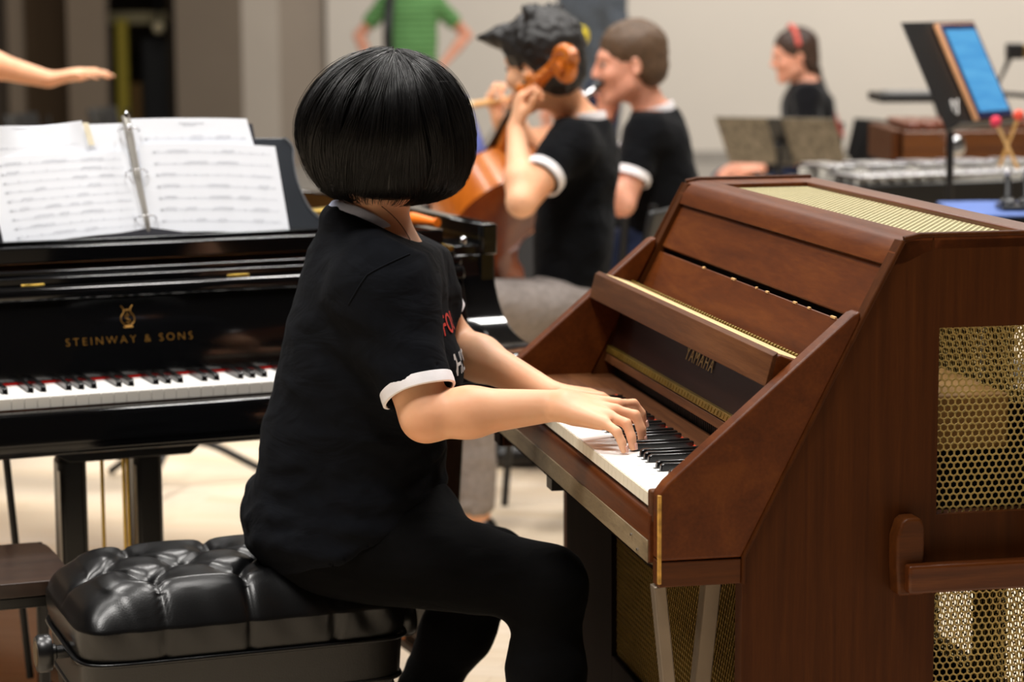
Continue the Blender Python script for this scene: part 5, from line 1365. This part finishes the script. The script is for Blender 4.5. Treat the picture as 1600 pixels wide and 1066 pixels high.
# ------------------------------------------------------------------ music stands
def stand(name, label, c, n, w, h, mat, rx=0.0, base=True, roll=0.0, ledge=True):
    "c desk centre, n direction the desk faces"
    n = nz(n); r = nz(np.cross(UPV, n)); u = np.cross(n, r)
    r, u = r*math.cos(roll)+u*math.sin(roll), u*math.cos(roll)-r*math.sin(roll)
    g = tag(empty(name, (c[0], c[1], 0)), label, 'music stand'); o0 = np.array([c[0], c[1], 0]); c = np.asarray(c)-o0
    obj('desk', MB().frame_box(c, r, n, u, w/2, .002, h/2), mat, g, bevel=.0015)
    if ledge: obj('ledge', MB().frame_box(c-u*h/2+n*.022, r, n, u, w/2, .026, .0025), mat, g, bevel=.001)
    hb = c-n*.03; obj('tilt_joint', MB().sphere(hb, .022, 10, 8), MT['black_metal'], g, smooth=180)
    pz = np.array([hb[0], hb[1], 0]); obj('pole', MB().tube([hb, pz+UPV*.12], .011, 10), MT['black_metal'], g, smooth=60)
    for k in range(3):
        q = 2*math.pi*k/3+rx; d = np.array([math.cos(q), math.sin(q), 0])
        obj('leg', MB().tube(smooth_poly([pz+UPV*.14, pz+d*.10+UPV*.125, pz+d*.22+UPV*.06, pz+d*.30+UPV*.012], 4), .012, 8), MT['black_metal'], g, smooth=60)
    return g, c, r, u, n
st_mat = NT('worn_gunmetal'); v_ = st_mat.coord((9, 9, 1.2)); st_mat = st_mat.set(st_mat.ramp(st_mat.noise(v_, 5, 3), [(.35, _lin((92, 86, 74))), (.65, _lin((134, 126, 112)))]), .5, .3)
c = W(1220, 220, 9.7)
g, cc, r, u, n = stand('music_stand', 'gray slotted music stand standing before the person with the braid', c, nz((.30, .62, .60)), .50, .255, st_mat, .5, roll=.0)
obj('center_spine', MB().frame_box(cc-n*.006, r, n, u, .030, .004, .120), MT['black_metal'], g, bevel=.002)
c = W(728, 218, 8.9); g, cc, r, u, n = stand('music_stand', 'black music stand with a blue folder, half hidden behind the black bob hair', c, nz((.93, -.2, .35)), .50, .34, MT['black_metal'], .2)
fo = np.array([c[0], c[1], 0]); tag(obj('folder', MB().frame_box(c+n*.012, r, n, u, .17, .006, .155), plain('blue_folder', (92, 108, 196), .5, var=.3, vs=8), bevel=.002), 'blue-violet folder on the stand behind the black bob hair', 'folder')
c = W(268, 262, 7.2); stand('music_stand', 'black music stand behind the piano, its curved feet under the keyboard', c, nz((.2, .9, .55)), .48, .30, MT['black_metal'], .35)
tb = W(752, 716, 7.6)
S = SDF(np.array([tb[0]-.3, 7.4, -.02]), np.array([tb[0]+.3, 7.9, .3]), .01); S.ell((tb[0]-.02, 7.62, .045), (.17, .10, .055), None, .03); S.ell((tb[0]-.06, 7.62, .07), (.10, .08, .06), None, .04); S.plane((0, 0, .003), (0, 0, -1))
gb = tag(finish('gig_bag', S, plain('black_nylon', (24, 24, 26), .6), None, 2, folds(.006, (12, 12, 12))), 'limp black bag on the floor beyond the celesta keyboard', 'bag')
obj('handle', MB().tube(smooth_poly([(tb[0]-.08, 7.6, .10), (tb[0]-.05, 7.58, .135), (tb[0]+.02, 7.58, .13), (tb[0]+.06, 7.6, .09)], 5), .008, 8), MT['black_metal'], gb, smooth=60)
a_, b_ = W(688, 240, 9.35), W(850, 240, 9.35)
rc = tag(empty('road_case', ((a_[0]+b_[0])/2, 9.55, 0)), 'dark gray road case on the floor behind the flute and cello', 'case'); hw = (b_[0]-a_[0])/2
obj('body', MB().box(-hw, hw, -.2, .2, .10, a_[2]-.14), plain('dark_case_cloth', (44, 44, 46), .8), rc, bevel=.006)
obj('lid', MB().box(-hw, hw, -.2, .2, a_[2]-.135, a_[2]), plain('dark_case_cloth_lid', (40, 40, 42), .8), rc, bevel=.006)
obj('corner_trim', MB().box(-hw-.003, hw+.003, -.203, .203, a_[2]-.145, a_[2]-.130), MT['gray_metal'], rc, bevel=.002)
for sx in (-1, 1):
    for sy in (-1, 1): obj('caster', MB().lathe([(.045, -.015), (.05, 0), (.045, .015)], (sx*(hw-.06), sy*.14, .05), (0, 1, 0), 16).box(sx*(hw-.06)-.02, sx*(hw-.06)+.02, sy*.14-.025, sy*.14+.025, .06, .101), MT['black_metal'], rc)
# ------------------------------------------------------------------ percussion at the right edge
# tablet and black desk on a stand
c = W(1500, 116, 6.9); n = nz((.70, -.56, .45))
g, cc, r, u, n = stand('music_stand', 'tall black music stand holding the lit tablet at the right edge', c, n, .42, .33, MT['black_metal'], .3)
sg = MB(); base = c-np.array([c[0], c[1], 0])-u*.10-r*.13+n*.0035
sg.tube([base+r*(.018*math.cos(a)*(1 if a < 3 else .7)+a*.006)+u*(.022*math.sin(a*1.3)) for a in np.linspace(0, 6.5, 40)], .0022, 5)
obj('white_scribble', sg, plain('white_paint', (214, 210, 206), .8), g, smooth=180)
tc = c+n*.018+r*.062; tab = tag(empty('tablet', tc), 'lit tablet in a tan case leaning on the tall black stand', 'tablet')
Z0 = np.zeros(3)
obj('case', MB().frame_box(Z0-n*.006, r, n, u, .112, .007, .152), plain('tan_case', (206, 150, 104), .6), tab, bevel=.004)
obj('bezel', MB().frame_box(Z0+n*.002, r, n, u, .100, .004, .147), plain('navy_bezel', (28, 36, 78), .3), tab, bevel=.003)
t_ = NT('tablet_screen'); em_ = t_.ramp(t_.noise(t_.coord((1, 1, 7)), 5, 2), [(.3, _lin((74, 160, 222))), (.7, _lin((104, 190, 240)))]); t_.l(em_, t_.b.inputs['Emission Color']); t_.b.inputs['Emission Strength'].default_value = .75; t_.b.inputs['Base Color'].default_value = _lin((30, 60, 90)); t_.b.inputs['Roughness'].default_value = .2
obj('screen', MB().frame_box(Z0+n*.0065, r, n, u, .088, .0006, .128), t_.m, tab)
obj('camera_dot', MB().sphere(Z0+n*.0075+u*.138, .003, 8, 6), MT['ebony'], tab)
# flat black tray on a pole
c = W(1432, 153, 9.35); tr = tag(empty('tray_table', (c[0], c[1], 0)), 'flat black tray on a single pole, left of the tall tablet stand', 'tray')
obj('tray', MB().box(-.165, .25, -.16, .16, c[2]-.012, c[2]+.022), MT['black_metal'], tr, bevel=.006)
obj('tray_mat', MB().box(-.12, .20, -.13, .13, c[2]+.018, c[2]+.026), plain('gray_mat', (120, 118, 116), .9), tr, bevel=.003)
obj('pole', MB().tube([(.10, 0, c[2]-.012), (.10, 0, .06)], .013, 10), MT['steel'], tr, smooth=60)
obj('collar', MB().lathe([(.04, 0), (.022, -.05), (.02, -.07)], (.10, 0, c[2]-.012), (0, 0, 1), 14), MT['black_metal'], tr, smooth=50)
for k in range(3):
    q = 2*math.pi*k/3; obj('leg', MB().tube([(.10, 0, .16), (.10+.28*math.cos(q), .28*math.sin(q), .012)], .010, 8), MT['black_metal'], tr)
# brown wooden keyboard-percussion frame
b = W(1402, 225, 8.3); zt = W(1402, 205, 8.3)[2]; zb = W(1402, 249, 8.3)[2]
xf = tag(empty('marimba', (b[0], 8.3, 0)), 'long brown wooden marimba frame behind the glockenspiel with a chrome knob', 'marimba')
obj('rail', MB().box(0, 1.5, -.02, .02, zb, zt), wood('marimba_rail', (70, 36, 10), (98, 54, 18), (120, 72, 28), (.08, 1, 1)), xf, bevel=.004)
obj('rail', MB().box(0, 1.5, .50, .54, zb, zt), wood('marimba_rail_back', (60, 32, 10), (88, 50, 18), (110, 66, 28), (.08, 1, 1)), xf, bevel=.004)
obj('end_board', MB().box(-.02, .02, -.02, .54, zb-.02, zt+.004), MT['wood_x'], xf, bevel=.004)
MBAR = wood('rosewood_bar', (84, 36, 18), (112, 52, 28), (136, 70, 40), (1, .1, 1))
for i in range(24): obj('tone_bar', MB().box(.04+i*.058, .088+i*.058, .02+i*.004, .50-i*.004, zt+.006, zt+.026), MBAR, xf, bevel=.004)
k_ = W(1491, 228, 8.24)-np.array([b[0], 8.3, 0]); obj('knob', MB().lathe([(.012, 0), (.034, .006), (.038, .02), (.030, .034), (.012, .038)], k_, (0, -1, 0), 20), MT['chrome'], xf, smooth=60)
for x in (.05, 1.45): obj('leg', MB().box(x-.025, x+.025, .22, .30, 0, zb), MT['wood_x'], xf, bevel=.004)
# glockenspiel in a black case
ga = math.radians(20); zc = .885
gk0 = W(1343, 290, 7.35); gk = tag(empty('glockenspiel', (gk0[0], 7.35, 0), ga), 'glockenspiel with rows of shiny silver bars in a black case at the right edge', 'glockenspiel')
zc = float(W(1400, 288, 7.4)[2])
for (x0, x1, y0, y1) in ((0, .98, 0, .02), (0, .98, .50, .52), (0, .02, 0, .52), (.96, .98, .10, .42)): obj('case_side', MB().box(x0, x1, y0, y1, zc-.065, zc), MT['satin_black'], gk, bevel=.004)
obj('case_floor', MB().box(0, .98, 0, .52, zc-.072, zc-.062), MT['satin_black'], gk)
SIL = plain('silver_bar', (232, 233, 236), .28, 1.0, var=.02)
for i in range(20): obj('tone_bar', MB().box(.02+i*.047, .058+i*.047, .02+i*.0035, .26-i*.0015, zc+.016, zc+.025), SIL, gk, bevel=.002)
for i in range(20):
    if i % 7 in (2, 6): continue
    obj('tone_bar', MB().box(.043+i*.047, .081+i*.047, .27, .48-i*.004, zc+.034, zc+.043), SIL, gk, bevel=.002)
for y, zz in ((.06, .012), (.22, .012), (.30, .028), (.44, .028)): obj('bar_rail', MB().box(.02, .96, y-.008, y+.008, zc-.03, zc+zz), plain('white_felt', (222, 216, 204), .9), gk)
for i in range(20): obj('bar_pin', MB().sphere((.039+i*.047, .055+i*.0025, zc+.028), .0055, 8, 6), MT['chrome'], gk, smooth=180)
for sx in (.12, .86):
    for sy in (-1, 1): obj('leg', MB().tube([(sx, .26+sy*.2, zc-.07), (sx, .26-sy*.2, .01)], .012, 8), MT['black_metal'], gk)
# blue-covered trap table with black shaker rig
t0 = W(1585, 343, 6.3); zt = float(W(1585, 336, 6.3)[2]); tt = tag(empty('trap_table', (t0[0]+.12, 6.42, 0)), 'small table under a blue cloth at the right edge, behind the celesta top', 'table')
obj('table_top', MB().box(-.24, .30, -.18, .22, zt-.03, zt-.004), MT['satin_black'], tt, bevel=.004)
for sx in (-.2, .26):
    for sy in (-.14, .18): obj('leg', MB().tube([(sx, sy, zt-.03), (sx, sy, 0)], .014, 8), MT['black_metal'], tt)
cl = MB().grid(lambda u, v: (t0[0]+.12-.26+.58*u, 6.42-.20+.44*v, zt+.0065+.002*math.sin(u*9)*math.sin(v*7)), 20, 16, .004)
tag(obj('towel', cl, cloth_mat('blue_towel', (96, 118, 176)), smooth=60), 'light blue towel spread on the small table at the right edge', 'towel')
rg = tag(empty('castanet_machine', (t0[0]+.06, 6.36, zt+.0095)), 'row of black clappers on a board standing on the blue towel', 'percussion')
obj('board', MB().box(-.09, .16, -.05, .05, 0, .014), MT['satin_black'], rg, bevel=.003)
for i in range(5):
    x = -.07+i*.048; obj('clapper', MB().lathe([(.010, .012), (.021, .016), (.023, .024), (.014, .032)], (x, -.02, 0), (0, 0, 1), 14), MT['satin_black'], rg, smooth=60)
    obj('clapper_arm', MB().tube(smooth_poly([(x, -.02, .03), (x+.004, 0, .06), (x+.004, .015, .085)], 4), .009, 8), MT['black_metal'], rg, smooth=60)
    obj('screw', MB().sphere((x+.004, .01, .098), .008, 8, 6), MT['chrome'], rg, smooth=180)
# mallets lying across the ledge, brass bar and stand at the top right
def mallet(a, b, rgb, label):
    d = nz(b-a); o = tag(obj('mallet', MB().tube([a, b], .0055, 8), wood('mallet_stick', (190, 140, 50), (212, 164, 74), (226, 184, 100)), smooth=60), label, 'mallet', None)
    obj('head', MB().sphere(a, .016, 12, 8), plain('mallet_yarn_%d' % rgb[1], rgb, .9), o, smooth=180)
mallet(W(1556, 190, 6.7), W(1590, 262, 6.95), (226, 62, 84), 'mallet with pink head leaning left of its twin beside the tablet')
mallet(W(1592, 180, 6.80), W(1562, 258, 7.05), (232, 84, 60), 'mallet with red-orange head crossing its twin beside the tablet')
c = W(1575, 80, 9.3); rk = tag(empty('cymbal_rack', (c[0]+.15, 9.3, 0)), 'black rack with a brass bar at the top right edge', 'rack')
zz = c[2]; obj('brass_bar', MB().box(-.10, .25, -.03, .03, zz-.028, zz+.022), plain('dull_brass', (150, 120, 60), .35, .8), rk, bevel=.004)
obj('clamp', MB().frame_box((-.125, 0, zz), (1, 0, 0), (0, 1, 0), (0, 0, 1), .03, .035, .03), MT['black_metal'], rk, bevel=.006)
obj('strut', MB().tube([(-.14, 0, zz-.02), (-.20, 0, zz-.16), (.05, 0, zz-.18)], .011, 8), MT['black_metal'], rk, smooth=60)
obj('pole', MB().tube([(.03, 0, zz-.02), (.03, 0, .03)], .016, 10), MT['gray_metal'], rk, smooth=60)
obj('base', MB().box(-.20, .30, -.20, .20, 0, .03), MT['black_metal'], rk, bevel=.004)
